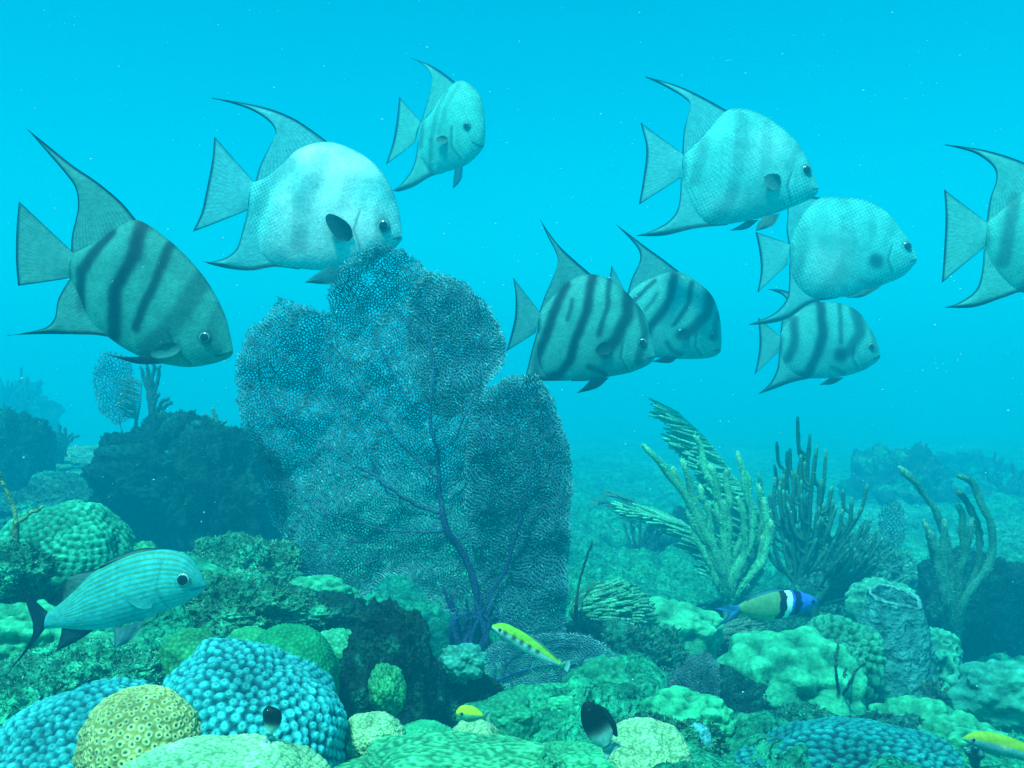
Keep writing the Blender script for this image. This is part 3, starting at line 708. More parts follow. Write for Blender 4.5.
# swept feathery soft coral: a dome of hair-like fingers
def feather_dome(px, py, rx, rz, Y, label, col):
    b = P(px, py + rz, Y); k = Y / F; root = empty('feathery_coral', b); tag(root, label, 'soft coral')
    core = MB(); V, Fc = ico(4); core.add(V * np.array((rx * .8, rx * .6, rz * .85)) * k + np.array((0, 0, rz * k * .85)), Fc, np.array(col) * .4); core.build('base', M['soft'], root)
    mb = MB(); sgn = 1
    for i in range(330):
        a = random.uniform(0, 2 * math.pi); z = random.uniform(.05, 1); r = math.sqrt(1 - z * z)
        n = Vector((r * math.cos(a) * rx, r * math.sin(a) * rx * .8, z * rz)) * k
        p = n * .72 + Vector((0, 0, rz * k * .55)); L = random.uniform(14, 24) * k
        d1 = (n.normalized() * .7 + Vector((.45, -.1, .45))).normalized(); d2 = (n.normalized() * .3 + Vector((1, -.05, -.15))).normalized()
        mb.tube(smooth_curve([tuple(p), tuple(p + d1 * L * .5), tuple(p + d1 * L * .7 + d2 * L * .5)], 8), [.0042] * 7 + [.0026], np.array(col) * rng.uniform(.7, 1.4), 5)
    o = mb.build('fingers', M['soft'], root); o['kind'] = 'stuff'
feather_dome(603, 606, 40, 34, 2.35, 'swept feathery green soft coral tucked against the right side of the big fan', (.14, .56, .34))
feather_dome(735, 640, 22, 14, 2.6, 'small feathery tuft under the tail of the blue-headed fish', (.12, .28, .2))

# ------------------------------------------------------------------ fish
def seg_dist(p, a, b):
    ab = b - a; t = max(0, min(1, float((p - a) @ ab) / (float(ab @ ab) + 1e-9))); return float(np.linalg.norm(p - (a + t * ab)))
def poly_dist(pts, line):
    pts = np.asarray(pts, float); d = np.full(len(pts), 1e9)
    for a, b in zip(line[:-1], line[1:]):
        a = np.array(a, float); b = np.array(b, float); ab = b - a
        t = np.clip(((pts - a) @ ab) / (ab @ ab + 1e-9), 0, 1)
        d = np.minimum(d, np.linalg.norm(pts - (a + t[:, None] * ab), axis=1))
    return d

class Fish:
    def __init__(s, name, label, cat, Y, top, bot, yaw=0, thick=.3, group=None, lens=.62):
        s.Y = Y; s.k = Y / F; s.yaw = math.radians(yaw)
        allp = np.array(top + bot, float); s.c = (allp.min(0) + allp.max(0)) / 2
        loc = P(s.c[0], s.c[1], Y); s.root = empty(name, loc, s.yaw); tag(s.root, label, cat, group)
        s.top, s.bot, s.thick, s.lens = top, bot, thick, lens
        s.cy = math.cos(s.yaw)
    def l3(s, p, y=0):
        """picture point -> point in the fish's own frame (x along the body, z up, y = thickness)"""
        p = np.atleast_2d(p); q = np.zeros((len(p), 3))
        q[:, 0] = (p[:, 0] - s.c[0]) * s.k / s.cy; q[:, 2] = -(p[:, 1] - s.c[1]) * s.k; q[:, 1] = y
        return q
    def body(s, colfun, NU=200, NV=150, relief=None):
        T = smooth_curve(s.top, NU); B = smooth_curve(s.bot, NU)
        h = np.linalg.norm(T - B, axis=1) / 2 * s.k
        tt = np.linspace(0, 1, NU)
        w = h * s.thick * np.interp(tt, [0, .1, .35, .7, .9, 1], [1.15, .95, .9, 1.12, 1.35, 1.1])
        ker = np.ones(9) / 9; w = np.convolve(np.r_[[w[0]] * 4, w, [w[-1]] * 4], ker, 'valid'); s.w = w; s.T, s.B = T, B
        vs, uv, pp = [], [], []
        for i in range(NU):
            mid = (T[i] + B[i]) / 2; hv = (T[i] - B[i]) / 2
            sh = 1.0 if i > 0 else .6
            if i == NU - 1: sh = .55
            for j in range(NV):
                a = 2 * math.pi * j / NV; c = math.cos(a); sn = math.sin(a)
                y = math.copysign(abs(1 - c * c) ** s.lens, sn) * w[i] * sh if abs(sn) > 1e-6 else 0
                p = mid + hv * c * sh; pp.append(p); vs.append((p[0], p[1], y)); uv.append((tt[i], (1 - c) / 2))
        pp = np.array(pp); vs = np.array(vs); uv = np.array(uv)
        V = s.l3(pp, vs[:, 2])
        C = colfun(pp, uv)
        f = [(i * NV + j, i * NV + (j + 1) % NV, (i + 1) * NV + (j + 1) % NV, (i + 1) * NV + j) for i in range(NU - 1) for j in range(NV)]
        f += [tuple(range(NV))[::-1], tuple(range((NU - 1) * NV, NU * NV))]
        mb = MB(); mb.add(V, f, np.clip(C, .005, .95)); s.pp = pp
        return mb.build('body', M['fish'], s.root)
    def side(s, px, py):
        """half thickness of the body at a picture point"""
        p = np.array((px, py)); best = 1e9; w = 0
        for i in range(len(s.T)):
            d = seg_dist(p, s.T[i], s.B[i])
            if d < best:
                best = d; ab = s.B[i] - s.T[i]; t = float((p - s.T[i]) @ ab) / float(ab @ ab); c = 1 - 2 * min(1, max(0, t)); w = abs(1 - c * c) ** s.lens * s.w[i]
        return w
    def fin(s, name, A, B, col, dark, edges=(2.5, 3.5), yb=.0022, NA=40, NB=14, yoff=0, splay=0, rays=1, post=None):
        """membrane between the leading edge A and the trailing edge B, both running out to the tip"""
        a = smooth_curve(A, NA); b = smooth_curve(B, NA)
        mb = MB(); V = []; C = []
        for sd in (1, -1):
            for i in range(NA):
                t = i / (NA - 1)
                wd = np.linalg.norm(a[i] - b[i])
                for j in range(NB):
                    u = j / (NB - 1); p = a[i] * (1 - u) + b[i] * u
                    y = sd * yb * (1 - .8 * t) * (math.sin(math.pi * min(1, max(0, u))) * .8 + .2) + .0006 * math.sin(j * math.pi)
                    y += yoff + splay * t + .0035 * math.sin(t * 3 + u * 4) * t
                    V.append(s.l3(p, y)[0])
                    dl = u * wd; dr = (1 - u) * wd
                    e = max(math.exp(-(dl / edges[0]) ** 4), math.exp(-(dr / edges[1]) ** 4))
                    r = 1 + .16 * ((j % 2) * 2 - 1) * rays * (1 - t * .4)
                    cb = np.array(col) * r
                    if post: cb = post(p, cb)
                    C.append(cb * (1 - e) + np.array(dark) * e)
        n = NA * NB
        f = []
        for o in (0, n):
            for i in range(NA - 1):
                for j in range(NB - 1):
                    q = (o + i * NB + j, o + i * NB + j + 1, o + (i + 1) * NB + j + 1, o + (i + 1) * NB + j); f.append(q if o else q[::-1])
        for i in range(NA - 1):
            for j in (0, NB - 1):
                f.append((i * NB + j, (i + 1) * NB + j, n + (i + 1) * NB + j, n + i * NB + j))
        mb.add(np.array(V), f, np.clip(C, .005, .95)); return mb.build(name, M['fin'], s.root)
    def tail(s, base, margin, col, dark, edge=3, side_edge=1.2, colfun=None):
        NA, NB = 34, 41
        bt = smooth_curve(base, NB); mg = smooth_curve(margin, NB)
        V, C = [], []; n = NA * NB
        for sd in (1, -1):
            for i in range(NA):
                t = i / (NA - 1)
                for j in range(NB):
                    p = bt[j] * (1 - t) + mg[j] * t; dd = (1 - t) * np.linalg.norm(mg[j] - bt[j])
                    V.append(s.l3(p, sd * (.006 * (1 - t) ** 2 * math.sin(math.pi * j / (NB - 1)) + .0007) + .006 * math.sin(t * 2.2 + j * .05) * t)[0])
                    e = math.exp(-(dd / edge) ** 4); es = math.exp(-(min(j, NB - 1 - j) / side_edge) ** 2) * .5
                    r = 1 + .14 * ((j % 2) * 2 - 1) * t
                    cc = np.array(col) * r * (1 - max(e, es)) + np.array(dark) * max(e, es)
                    if colfun: cc = colfun(t, j / (NB - 1), cc)
                    C.append(cc)
        f = []
        for o in (0, n):
            for i in range(NA - 1):
                for j in range(NB - 1):
                    q = (o + i * NB + j, o + i * NB + j + 1, o + (i + 1) * NB + j + 1, o + (i + 1) * NB + j); f.append(q if o else q[::-1])
        for j in range(NB - 1): f.append(((NA - 1) * NB + j, n + (NA - 1) * NB + j, n + (NA - 1) * NB + j + 1, (NA - 1) * NB + j + 1))
        for i in range(NA - 1):
            for j in (0, NB - 1): f.append((i * NB + j, (i + 1) * NB + j, n + (i + 1) * NB + j, n + i * NB + j))
        mb = MB(); mb.add(np.array(V), f, np.clip(C, .005, .95)); return mb.build('tail_fin', M['fin'], s.root)
    def eyes(s, px, py, r, iris=(.20, .30, .28), pupil=(.004, .005, .007), pr=.70, sides=(-1, 1)):
        for sd in sides:
            w = s.side(px, py); R = r * s.k * 1.08
            V, Fc = ico(4); e = MB(); vv = V * np.array((R, R * .5, R))
            rad = np.sqrt(V[:, 0] ** 2 + V[:, 2] ** 2)
            C = np.where((rad < .86)[:, None], np.array(iris)[None], np.array(iris)[None] * .35)
            e.add(vv, Fc, C); o = e.build('eye', M['eye'], s.root)
            o.location = Vector(s.l3((px, py), sd * (w - R * .10))[0])
            q = MB(); q.add(V * np.array((R * pr, R * .22, R * pr)), Fc, pupil); pu = q.build('pupil', M['eye'], o); pu.location = (0, sd * R * .38, 0)
    def pectoral(s, base, tip, half, col, dark=None, out=.5, sides=(-1, 1)):
        """rounded paddle standing off the flank"""
        for sd in sides:
            w = s.side(*base); b = np.array(base, float); t = np.array(tip, float); L = np.linalg.norm(t - b); ax = (t - b) / L; pr = np.array((-ax[1], ax[0]))
            NU, NV = 12, 17; V = []; C = []
            for lay in (0, 1):
                for i in range(NU):
                    u = i / (NU - 1)
                    for j in range(NV):
                        v = (j / (NV - 1) - .5) * 2; wd = half * (.35 + .65 * math.sin(min(1, u * 1.4) * math.pi / 2))
                        x = u * math.sqrt(1 - .8 * v * v); p = b + ax * L * x + pr * wd * v
                        y = sd * (w * .97 + .002 + out * L * s.k * math.sin(u * 1.2) * .6 + lay * .0012)
                        V.append(s.l3(p, y)[0]); C.append(np.array(col) * (1 + .2 * ((j % 2) * 2 - 1)) if dark is None else np.array(dark) * (1 - u) + np.array(col) * u)
            n = NU * NV; f = []
            for o in (0, n):
                for i in range(NU - 1):
                    for j in range(NV - 1): f.append((o + i * NV + j, o + i * NV + j + 1, o + (i + 1) * NV + j + 1, o + (i + 1) * NV + j))
            mb = MB(); mb.add(np.array(V), f, np.clip(C, .005, .95)); mb.build('pectoral_fin', M['fin'], s.root)

SPG = 'banded disc-shaped fish of the school'
def spade(label, Y, top, bot, tail, dorsal, anal, pelvic, stripes, eye, er, base, dark, yaw=0, pect=None, gill=None, mouth=None, white=None, fincol=None, findark=(.003, .012, .06), spotc=None, tex=.1, band=(1.2, 1.2), thick=.235, bandcol=None):
    s = Fish('spadefish', label, 'fish', Y, top, bot, yaw, group=SPG, thick=thick, lens=.84)
    base = np.array(base, float) * np.array((.34, 1.15, 1.28)); dark = np.array(dark, float)
    def cf(pp, uv):
        n = len(pp); C = np.tile(base, (n, 1))
        nz = np.array([noise.fractal(Vector((p[0] * .035, p[1] * .035, Y * 7)), 1, 2, 3) for p in pp])
        C *= (1 + .22 * nz)[:, None]
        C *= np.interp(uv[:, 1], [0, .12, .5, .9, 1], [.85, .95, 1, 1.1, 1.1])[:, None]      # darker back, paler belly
        # scale rows
        sc = np.sin(pp[:, 0] * 1.3 + pp[:, 1] * .45) * np.sin(pp[:, 1] * 1.3 - pp[:, 0] * .45) * np.clip(.75 + 1.2 * nz, .2, 1.4)
        C *= (1 + 1.8 * tex * np.sign(sc) * np.abs(sc) ** .7)[:, None]
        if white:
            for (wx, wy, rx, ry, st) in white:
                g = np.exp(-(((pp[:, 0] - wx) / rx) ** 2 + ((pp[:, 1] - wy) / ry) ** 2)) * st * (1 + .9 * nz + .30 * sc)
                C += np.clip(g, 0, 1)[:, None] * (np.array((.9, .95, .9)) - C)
        for (ln, wd, st) in stripes:
            dd = poly_dist(pp + nz[:, None] * 1.4, ln); h = wd / 2 * 1.18
            m = min(1, st * 1.05) / (1 + np.exp((dd - h) / (.09 * wd + .25)))
            C = C * (1 - m[:, None]) + dark * m[:, None]
        if gill:
            dd = poly_dist(pp, gill); m = np.exp(-(dd / 1.3) ** 2) * .55; C *= (1 - m)[:, None]
            dd = poly_dist(pp + np.array((-2.6, 0)), gill); C *= (1 + .25 * np.exp(-(dd / 1.4) ** 2))[:, None]
        if mouth:
            dd = poly_dist(pp, mouth); C *= (1 - .75 * np.exp(-(dd / 1.1) ** 2))[:, None]
        ring = np.linalg.norm(pp - np.array(eye), axis=1); C *= (1 - .35 * np.exp(-((ring - er * 1.15) / (er * .3)) ** 2))[:, None]
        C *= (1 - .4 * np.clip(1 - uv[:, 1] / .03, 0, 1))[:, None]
        return C
    s.body(cf)
    fc = (np.array(fincol) * np.array((.5, 1.05, 1.25)) if fincol is not None else base * .75) * .7 + base * .5
    def post(p, c):
        for (ln, wd, st) in stripes:
            if len(ln) < 2 or wd > 11.9 and len(ln) == 2 and abs(ln[0][0] - ln[1][0]) < 1: continue
            m = st * .7 / (1 + math.exp(min(40, (poly_dist([p], ln)[0] - wd / 2) / (.12 * wd + .5)))); c = c * (1 - m) + dark * m
        return c
    s.tail(tail[0], tail[1], fc, findark, edge=2.6)
    s.fin('dorsal_fin', dorsal[0], dorsal[1], fc, findark, edges=(2.6, 2.1), NB=36, NA=60, post=post)
    s.fin('anal_fin', anal[0], anal[1], fc, np.array(dark) * .5, edges=(5.0, 1.8), NB=36, NA=60, post=post)
    for q, pv in enumerate(pelvic): s.fin('pelvic_fin', pv[0], pv[1], np.array(dark) * 1.3 if len(pv) < 3 else np.array(pv[2]), dark, edges=(2, 2), NB=9, NA=16, yoff=(-.012 if q == 0 else .012))
    if pect: s.pectoral(*pect[:3], col=pect[3] if len(pect) > 3 else np.array(dark) * 1.2)
    s.eyes(eye[0], eye[1], er)
    return s
D1 = (.005, .018, .026)
spade('leftmost disc-shaped fish, dull grey with dark bars, nose at the edge of the big fan', 1.86,
  [(72, 254), (90, 244), (115, 228.5), (136.7, 220), (164, 236), (191, 261), (211, 287), (224.6, 314), (231, 338), (233, 350)],
  [(70, 277), (80, 299), (88, 318), (107, 336), (129, 351), (156, 362), (187, 367), (211, 364), (228, 358.5), (233, 354)],
  ([(74, 253), (71, 265), (70, 278)], [(17.6, 201), (16.2, 228), (16.8, 260), (19.5, 286)]),
  ([(137, 221), (121, 202), (97, 182), (72, 165), (46, 144), (26.6, 128.4)], [(71, 254), (72, 236), (78, 209), (76, 189), (66, 174), (47, 152), (26.6, 128.8)]),
  ([(115, 338), (95, 335), (78, 334.5), (45, 334), (8, 335)], [(70, 278), (58.6, 299), (55, 318), (45, 328), (23, 333), (8, 335.6)]),
  [([(164, 364), (140, 364), (111, 355.4)], [(150, 356), (130, 357), (111, 355)])],
  [([(113, 234), (98, 252), (84, 271), (82, 306)], 10, .9), ([(143, 223), (139, 256), (121, 291), (115, 336)], 12.5, .97), ([(171, 246), (158, 287), (140, 328)], 8.5, .88),
   ([(203, 280), (187, 312), (172, 332), (150, 350)], 17, .55), ([(222, 305), (214, 332), (218, 350)], 9, .35), ([(69, 252), (68, 278)], 8, .6)],
  (208, 338), 5.4, (.20, .25, .19), D1, yaw=0, pect=((184, 347), (158, 356), 7, (.05, .20, .18)), gill=[(172, 332), (180, 352), (192, 364)], mouth=[(217, 356), (226, 355), (232, 352)], fincol=(.22, .30, .24))
spade('brightest disc-shaped fish, silver-white flank with painted flash glare, half behind the top of the big fan', 2.3,
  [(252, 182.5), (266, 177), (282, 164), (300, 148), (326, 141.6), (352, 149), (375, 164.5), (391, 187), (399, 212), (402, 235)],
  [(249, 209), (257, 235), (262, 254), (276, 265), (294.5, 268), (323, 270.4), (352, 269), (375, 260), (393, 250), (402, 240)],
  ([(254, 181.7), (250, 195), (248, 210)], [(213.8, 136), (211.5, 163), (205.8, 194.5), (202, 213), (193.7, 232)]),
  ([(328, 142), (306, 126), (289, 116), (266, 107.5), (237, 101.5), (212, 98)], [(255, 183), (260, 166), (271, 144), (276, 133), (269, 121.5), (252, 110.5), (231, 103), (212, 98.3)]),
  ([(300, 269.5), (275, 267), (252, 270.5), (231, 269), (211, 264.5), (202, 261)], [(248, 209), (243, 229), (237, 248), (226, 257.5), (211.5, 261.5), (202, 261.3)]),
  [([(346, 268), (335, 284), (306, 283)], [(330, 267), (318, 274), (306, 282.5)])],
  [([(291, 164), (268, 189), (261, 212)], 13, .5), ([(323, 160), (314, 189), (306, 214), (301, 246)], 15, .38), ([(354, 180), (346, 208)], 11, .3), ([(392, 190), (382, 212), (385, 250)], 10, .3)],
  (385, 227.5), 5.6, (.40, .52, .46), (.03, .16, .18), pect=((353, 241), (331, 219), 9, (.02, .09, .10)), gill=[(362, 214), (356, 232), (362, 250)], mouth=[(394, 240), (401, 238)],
  white=[(322, 158, 30, 17, 1.0), (352, 172, 26, 20, .9), (296, 214, 18, 32, .8), (318, 250, 46, 15, 1.1), (350, 232, 40, 26, 1.0), (336, 195, 26, 30, .6)], fincol=(.22, .36, .34), tex=.24)  # white ovals paint camera-flash glare over the silver flank colour
spade('smallest pale disc-shaped fish at the top, turned a little towards the viewer', 3.5,
  [(419.6, 121), (430, 112), (440, 97), (454, 83), (464, 82), (474, 89), (481.5, 100.4), (484.6, 117), (485.5, 130), (485, 141)],
  [(417, 139), (421, 156), (427, 168), (434, 174), (443, 172), (453, 170), (466, 166), (476, 158.7), (482, 152), (485, 147)],
  ([(420, 119), (416, 130), (414, 140)], [(397, 92), (395.4, 111), (392.5, 131.7), (389, 146), (384, 161)]),
  ([(456, 83), (443, 72), (428, 62), (409.6, 54)], [(420, 120.8), (424.6, 106.7), (430.4, 88), (432, 77.5), (427, 67), (419, 59.5), (409.6, 54.3)]),
  ([(444, 172.5), (430, 175.5), (411.7, 184.8), (397, 188.5), (391, 187.5)], [(417, 139), (414.5, 156.7), (409.6, 169), (401, 179.6), (391, 187.2)]),
  [([(464, 168), (462, 181), (454, 189.6)], [(456, 169), (454.5, 180), (453.8, 189.3)])],
  [([(448, 92), (437, 118), (433, 138)], 4, .4), ([(460, 88), (448, 112), (441, 134)], 4, .35), ([(422, 121), (421, 145)], 4, .6), ([(433, 140), (431, 172)], 4.5, .6), ([(421, 156), (434, 173)], 3, .4)],
  (469.6, 130), 3.7, (.30, .46, .34), (.02, .12, .14), yaw=-14, pect=((451, 143), (440, 142), 4, (.10, .24, .18)), gill=[(455, 130), (454, 148), (462, 160)], mouth=[(475, 146), (481, 149), (484, 149)], fincol=(.26, .40, .3))
spade('boldly striped disc-shaped fish right of the big fan, front one of the pair', 2.5,
  [(540, 312), (549, 300), (563, 286), (576, 277), (590, 274), (607, 278), (620, 287), (633, 300), (645, 317), (649, 333), (652.5, 348), (654, 357)],
  [(537, 331.5), (537, 350), (540, 367), (550, 378), (568, 380), (589, 380), (607, 377), (628, 373), (643.6, 367), (652.5, 361)],
  ([(540, 311.5), (538, 322), (536, 332.3)], [(513, 276.3), (515.5, 296.4), (514.7, 317), (510.8, 335.4), (506.4, 351)]),
  ([(592, 275), (576, 261), (560.3, 246), (548.6, 231), (540.3, 218)], [(539, 313), (544.7, 296.4), (553.8, 275.5), (558, 261), (555, 249.5), (548, 236), (540.3, 218.3)]),
  ([(570, 380.5), (547, 381), (534, 381), (520.7, 386)], [(537, 331.5), (531, 353.6), (526.5, 372), (520.7, 385)]),
  [([(609, 377.6), (597, 388), (577, 393.3)], [(592, 377), (586, 385), (577, 393)]), ([(600, 378), (585, 381), (571, 381)], [(594, 376), (583, 379), (571, 380)])],
  [([(537, 315), (537, 330)], 6, .9), ([(567, 285), (552.5, 317), (545, 340), (537, 356), (536, 377)], 8.5, .95), ([(573, 301), (568, 320)], 4, .7), ([(593, 276), (588, 309), (576, 340), (570.7, 361), (560, 375), (542, 380)], 8.5, .97),
   ([(609.8, 280), (607, 309), (598, 335)], 4.5, .8), ([(628, 293), (627, 317), (615, 340), (603, 351)], 11, .92), ([(638, 305), (644, 335), (637, 362)], 6, .7), ([(588, 366), (596, 369), (605, 374)], 4.5, .8)],
  (641.6, 343), 4.0, (.23, .31, .25), D1, yaw=-6, pect=((611, 347), (596, 352), 6.5, (.012, .05, .06)), gill=[(622, 345), (620, 358), (627, 370)], mouth=[(647, 359), (653, 357)], fincol=(.13, .22, .2))
spade('boldly striped disc-shaped fish just behind the front one of the striped pair', 2.95,
  [(627, 296), (636, 286), (648, 279), (667, 272), (683, 273), (698, 283), (711, 296), (718, 314.6), (720.3, 335), (720, 348)],
  [(626, 313), (631, 332), (638, 346), (651.5, 356), (665, 358), (680, 359), (698, 359), (712, 357), (719, 353)],
  ([(628, 295), (626, 304), (625, 313)], [(612.4, 264.5), (609, 285), (607, 306), (600, 332)]),
  ([(682, 274), (664.5, 260), (646, 246), (632, 235), (617, 223.4)], [(627, 297), (632, 279), (639.7, 262.5), (640, 252), (633, 241), (617, 223.8)]),
  ([(656, 358), (640, 362), (628, 368), (616, 374)], [(626, 313), (627, 335), (622, 356), (616, 373.5)]),
  [([(677.5, 357), (670, 363), (652.8, 361.8)], [(664.5, 356), (658, 359), (652.8, 361.3)])],
  [([(655, 281), (636, 300)], 4, .85), ([(656.7, 294), (645, 311)], 3, .6), ([(674, 276), (670, 299), (649, 328), (642, 345)], 7.5, .92), ([(692, 284), (688, 304), (673.6, 326)], 4.5, .8), ([(709, 294), (706, 314.6), (690, 331), (680, 336)], 9, .85), ([(717, 314), (714, 336)], 5, .6), ([(666, 342), (672, 351), (680, 354)], 3.5, .7)],
  (710.8, 336.7), 3.5, (.25, .36, .29), D1, yaw=-6, pect=((688, 333), (677, 336), 4, (.012, .05, .06)), gill=[(695, 335), (694, 346), (700, 355)], mouth=[(713, 351), (719, 350)], fincol=(.16, .26, .24))
spade('upper pale disc-shaped fish on the right, long swept top fin, over its paler twin', 2.75,
  [(683, 155), (693, 146), (708, 130), (726, 111), (748, 109.5), (770, 119), (792.6, 137), (804, 153), (812.5, 170), (818.5, 188)],
  [(682, 177), (689, 201), (698, 215), (713, 224.6), (744, 221.5), (770, 215), (797, 205), (812, 198), (818, 193)],
  ([(683, 154), (681, 166), (681, 177.5)], [(640.8, 122), (646.3, 148.5), (643, 179.5), (638.6, 205)]),
  ([(728, 111), (704, 97.6), (682, 87), (662, 80.5), (645.7, 76.8)], [(682, 156), (684, 131), (690, 107), (684, 98), (664, 86), (645.7, 77.2)]),
  ([(728, 225), (695, 228.5), (664, 235.5), (635.5, 236)], [(681, 177), (678.5, 206), (668.7, 221), (651, 231), (635.5, 235.6)]),
  [([(779, 214), (772, 226), (755, 231.7)], [(762, 217), (757, 224), (754.6, 231.3)], (.14, .28, .24)), ([(760, 219), (748, 228), (731.5, 230)], [(748, 220), (740, 225), (731.3, 229.6)], (.14, .28, .24))],
  [([(704, 142), (698, 160), (694, 181)], 9, .5), ([(740, 118), (737, 166), (726, 208), (712, 223)], 10, .38), ([(766, 124), (761.6, 165)], 8, .25), ([(798, 148), (786, 168)], 8, .3), ([(683, 155), (682, 176)], 6, .5), ([(810, 160), (804, 180), (808, 196)], 6, .2)],
  (804.5, 171.5), 4.8, (.34, .50, .42), (.03, .16, .18), yaw=0, pect=((777, 188), (760, 181), 8, (.10, .26, .24)), gill=[(788, 175), (784, 188), (790, 202)], mouth=[(812, 190), (818, 189)], fincol=(.26, .42, .38),
  white=[(768, 152, 34, 26, .22), (735, 205, 30, 12, .3)], tex=.19)
spade('palest disc-shaped fish on the right, partly hidden by its twin, round black flank spot', 3.25,
  [(790, 244), (795, 228), (804, 212), (820, 198), (840, 197.5), (863, 199.5), (886, 211), (901, 229), (912, 246), (917, 256)],
  [(790, 263), (795, 283), (811, 297), (834.6, 297.5), (860, 294.6), (883, 285), (903, 276), (916, 263)],
  ([(790, 244), (788, 254), (788, 264)], [(755.8, 231.6), (759.5, 251.6), (760.6, 271.7), (757, 293)]),
  ([(822, 198), (803, 195), (786, 191), (768, 190)], [(789, 246), (786.5, 230), (787.5, 214), (785, 203), (778, 196), (768, 190.4)]),
  ([(838, 298), (811, 303.5), (788.7, 318), (768.7, 323.5), (749, 325)], [(789, 263), (789, 283), (786, 300), (773, 314), (749, 324.4)]),
  [([(880, 287), (862, 297), (845, 298)], [(862, 290), (853, 295), (845, 297.5)], (.10, .22, .2))],
  [([(800, 218), (800, 245), (797, 275)], 9, .35), ([(843, 204), (845, 243), (837, 277), (817, 300)], 12, .28), ([(868, 206), (868, 240)], 7, .18), ([(893, 220), (882, 245)], 7, .25), ([(790, 246), (789, 262)], 5, .45), ([(858, 281), (868, 284), (880, 283)], 4, .4), ([(872, 262.5), (872.5, 262.6)], 12, .97)],
  (904.8, 247), 4.6, (.32, .50, .42), (.02, .13, .15), yaw=0, gill=[(888, 247), (884, 260), (890, 272)], mouth=[(909, 262), (916, 260)], fincol=(.24, .42, .38), white=[(828, 262, 20, 26, .35)], tex=.19)
spade('small striped disc-shaped fish lowest on the right, with round black flank spot', 3.6,
  [(779.5, 336), (786, 323), (801, 309), (820, 302.6), (840, 303), (857.5, 311), (869, 326), (877, 341), (880.3, 353)],
  [(779.5, 352), (786, 366), (795, 374), (808, 378), (823, 378.3), (843, 376.3), (863, 370.5), (875, 363), (880, 358)],
  ([(780, 336), (779, 344), (779, 352)], [(758.6, 317.5), (759.5, 340.5), (757.8, 357.7), (754.3, 374.3)]),
  ([(823, 303), (808, 297), (794.4, 293.5), (781, 289.5), (767.8, 289)], [(780, 336), (782, 320.4), (787, 304), (783.5, 296), (775, 291.5), (767.8, 289.3)]),
  ([(812, 378), (791.6, 382.6), (774, 389), (758.6, 394.3)], [(779, 352), (777, 369), (770, 383), (758.6, 394)]),
  [([(843, 377.5), (832, 384), (818.8, 385)], [(828.8, 377.7), (824, 381), (818.8, 384.7)])],
  [([(793, 320), (793, 340), (788, 360)], 7.5, .8), ([(820, 303), (820, 334.7), (814.5, 354.8), (807, 375), (791, 379)], 8.5, .92), ([(839, 305), (837.4, 342)], 4, .65), ([(855, 311), (857.5, 332), (848, 350)], 10, .75), ([(871, 330), (874, 350)], 5, .4), ([(838, 355), (838.3, 355)], 13, .97), ([(830, 367), (843, 373)], 3.5, .6), ([(779.5, 337), (779.5, 351)], 4, .7)],
  (869, 346.8), 3.4, (.26, .40, .33), D1, yaw=0, gill=[(851, 345), (850, 358), (857, 368)], mouth=[(873, 359), (880, 356)], fincol=(.2, .34, .3))
spade('disc-shaped fish cut off by the right edge, only its tail half in view', 2.4,
  [(986, 223), (1000, 211), (1020, 194), (1048, 180), (1078, 184), (1106, 200), (1126, 225), (1136, 250), (1139, 266)],
  [(985, 248), (994, 268), (1010, 285), (1035, 297), (1070, 301), (1100, 296), (1126, 284), (1138, 272)],
  ([(987, 222.5), (985, 235), (984, 248)], [(945, 189), (946, 213), (944.6, 240), (941, 283)]),
  ([(1055, 181), (1024, 162.5), (992, 151.5), (965, 146.5), (945, 144.6)], [(986, 224), (990, 199), (996, 180), (993, 167), (977, 154.5), (958, 148), (945, 145)]),
  ([(1050, 299), (1024, 292), (1004, 297.5), (975, 307), (945, 307.8)], [(984, 248), (981, 276), (974, 292), (958, 303), (945, 307.3)]),
  [([(1085, 300), (1075, 318), (1050, 322)], [(1068, 300), (1060, 312), (1050, 321.6)])],
  [([(1014, 198), (1003, 235), (1000, 262)], 10, .7), ([(1055, 186), (1046, 235), (1030, 280), (1024, 294)], 13, .8), ([(1080, 195), (1070, 240)], 8, .6), ([(985, 224), (985, 246)], 6, .5)],
  (1120, 248), 5.5, (.25, .40, .31), (.02, .10, .12), yaw=0, pect=((1095, 262), (1078, 262), 8, (.02, .08, .1)), mouth=[(1130, 270), (1138, 269)], fincol=(.26, .44, .36))

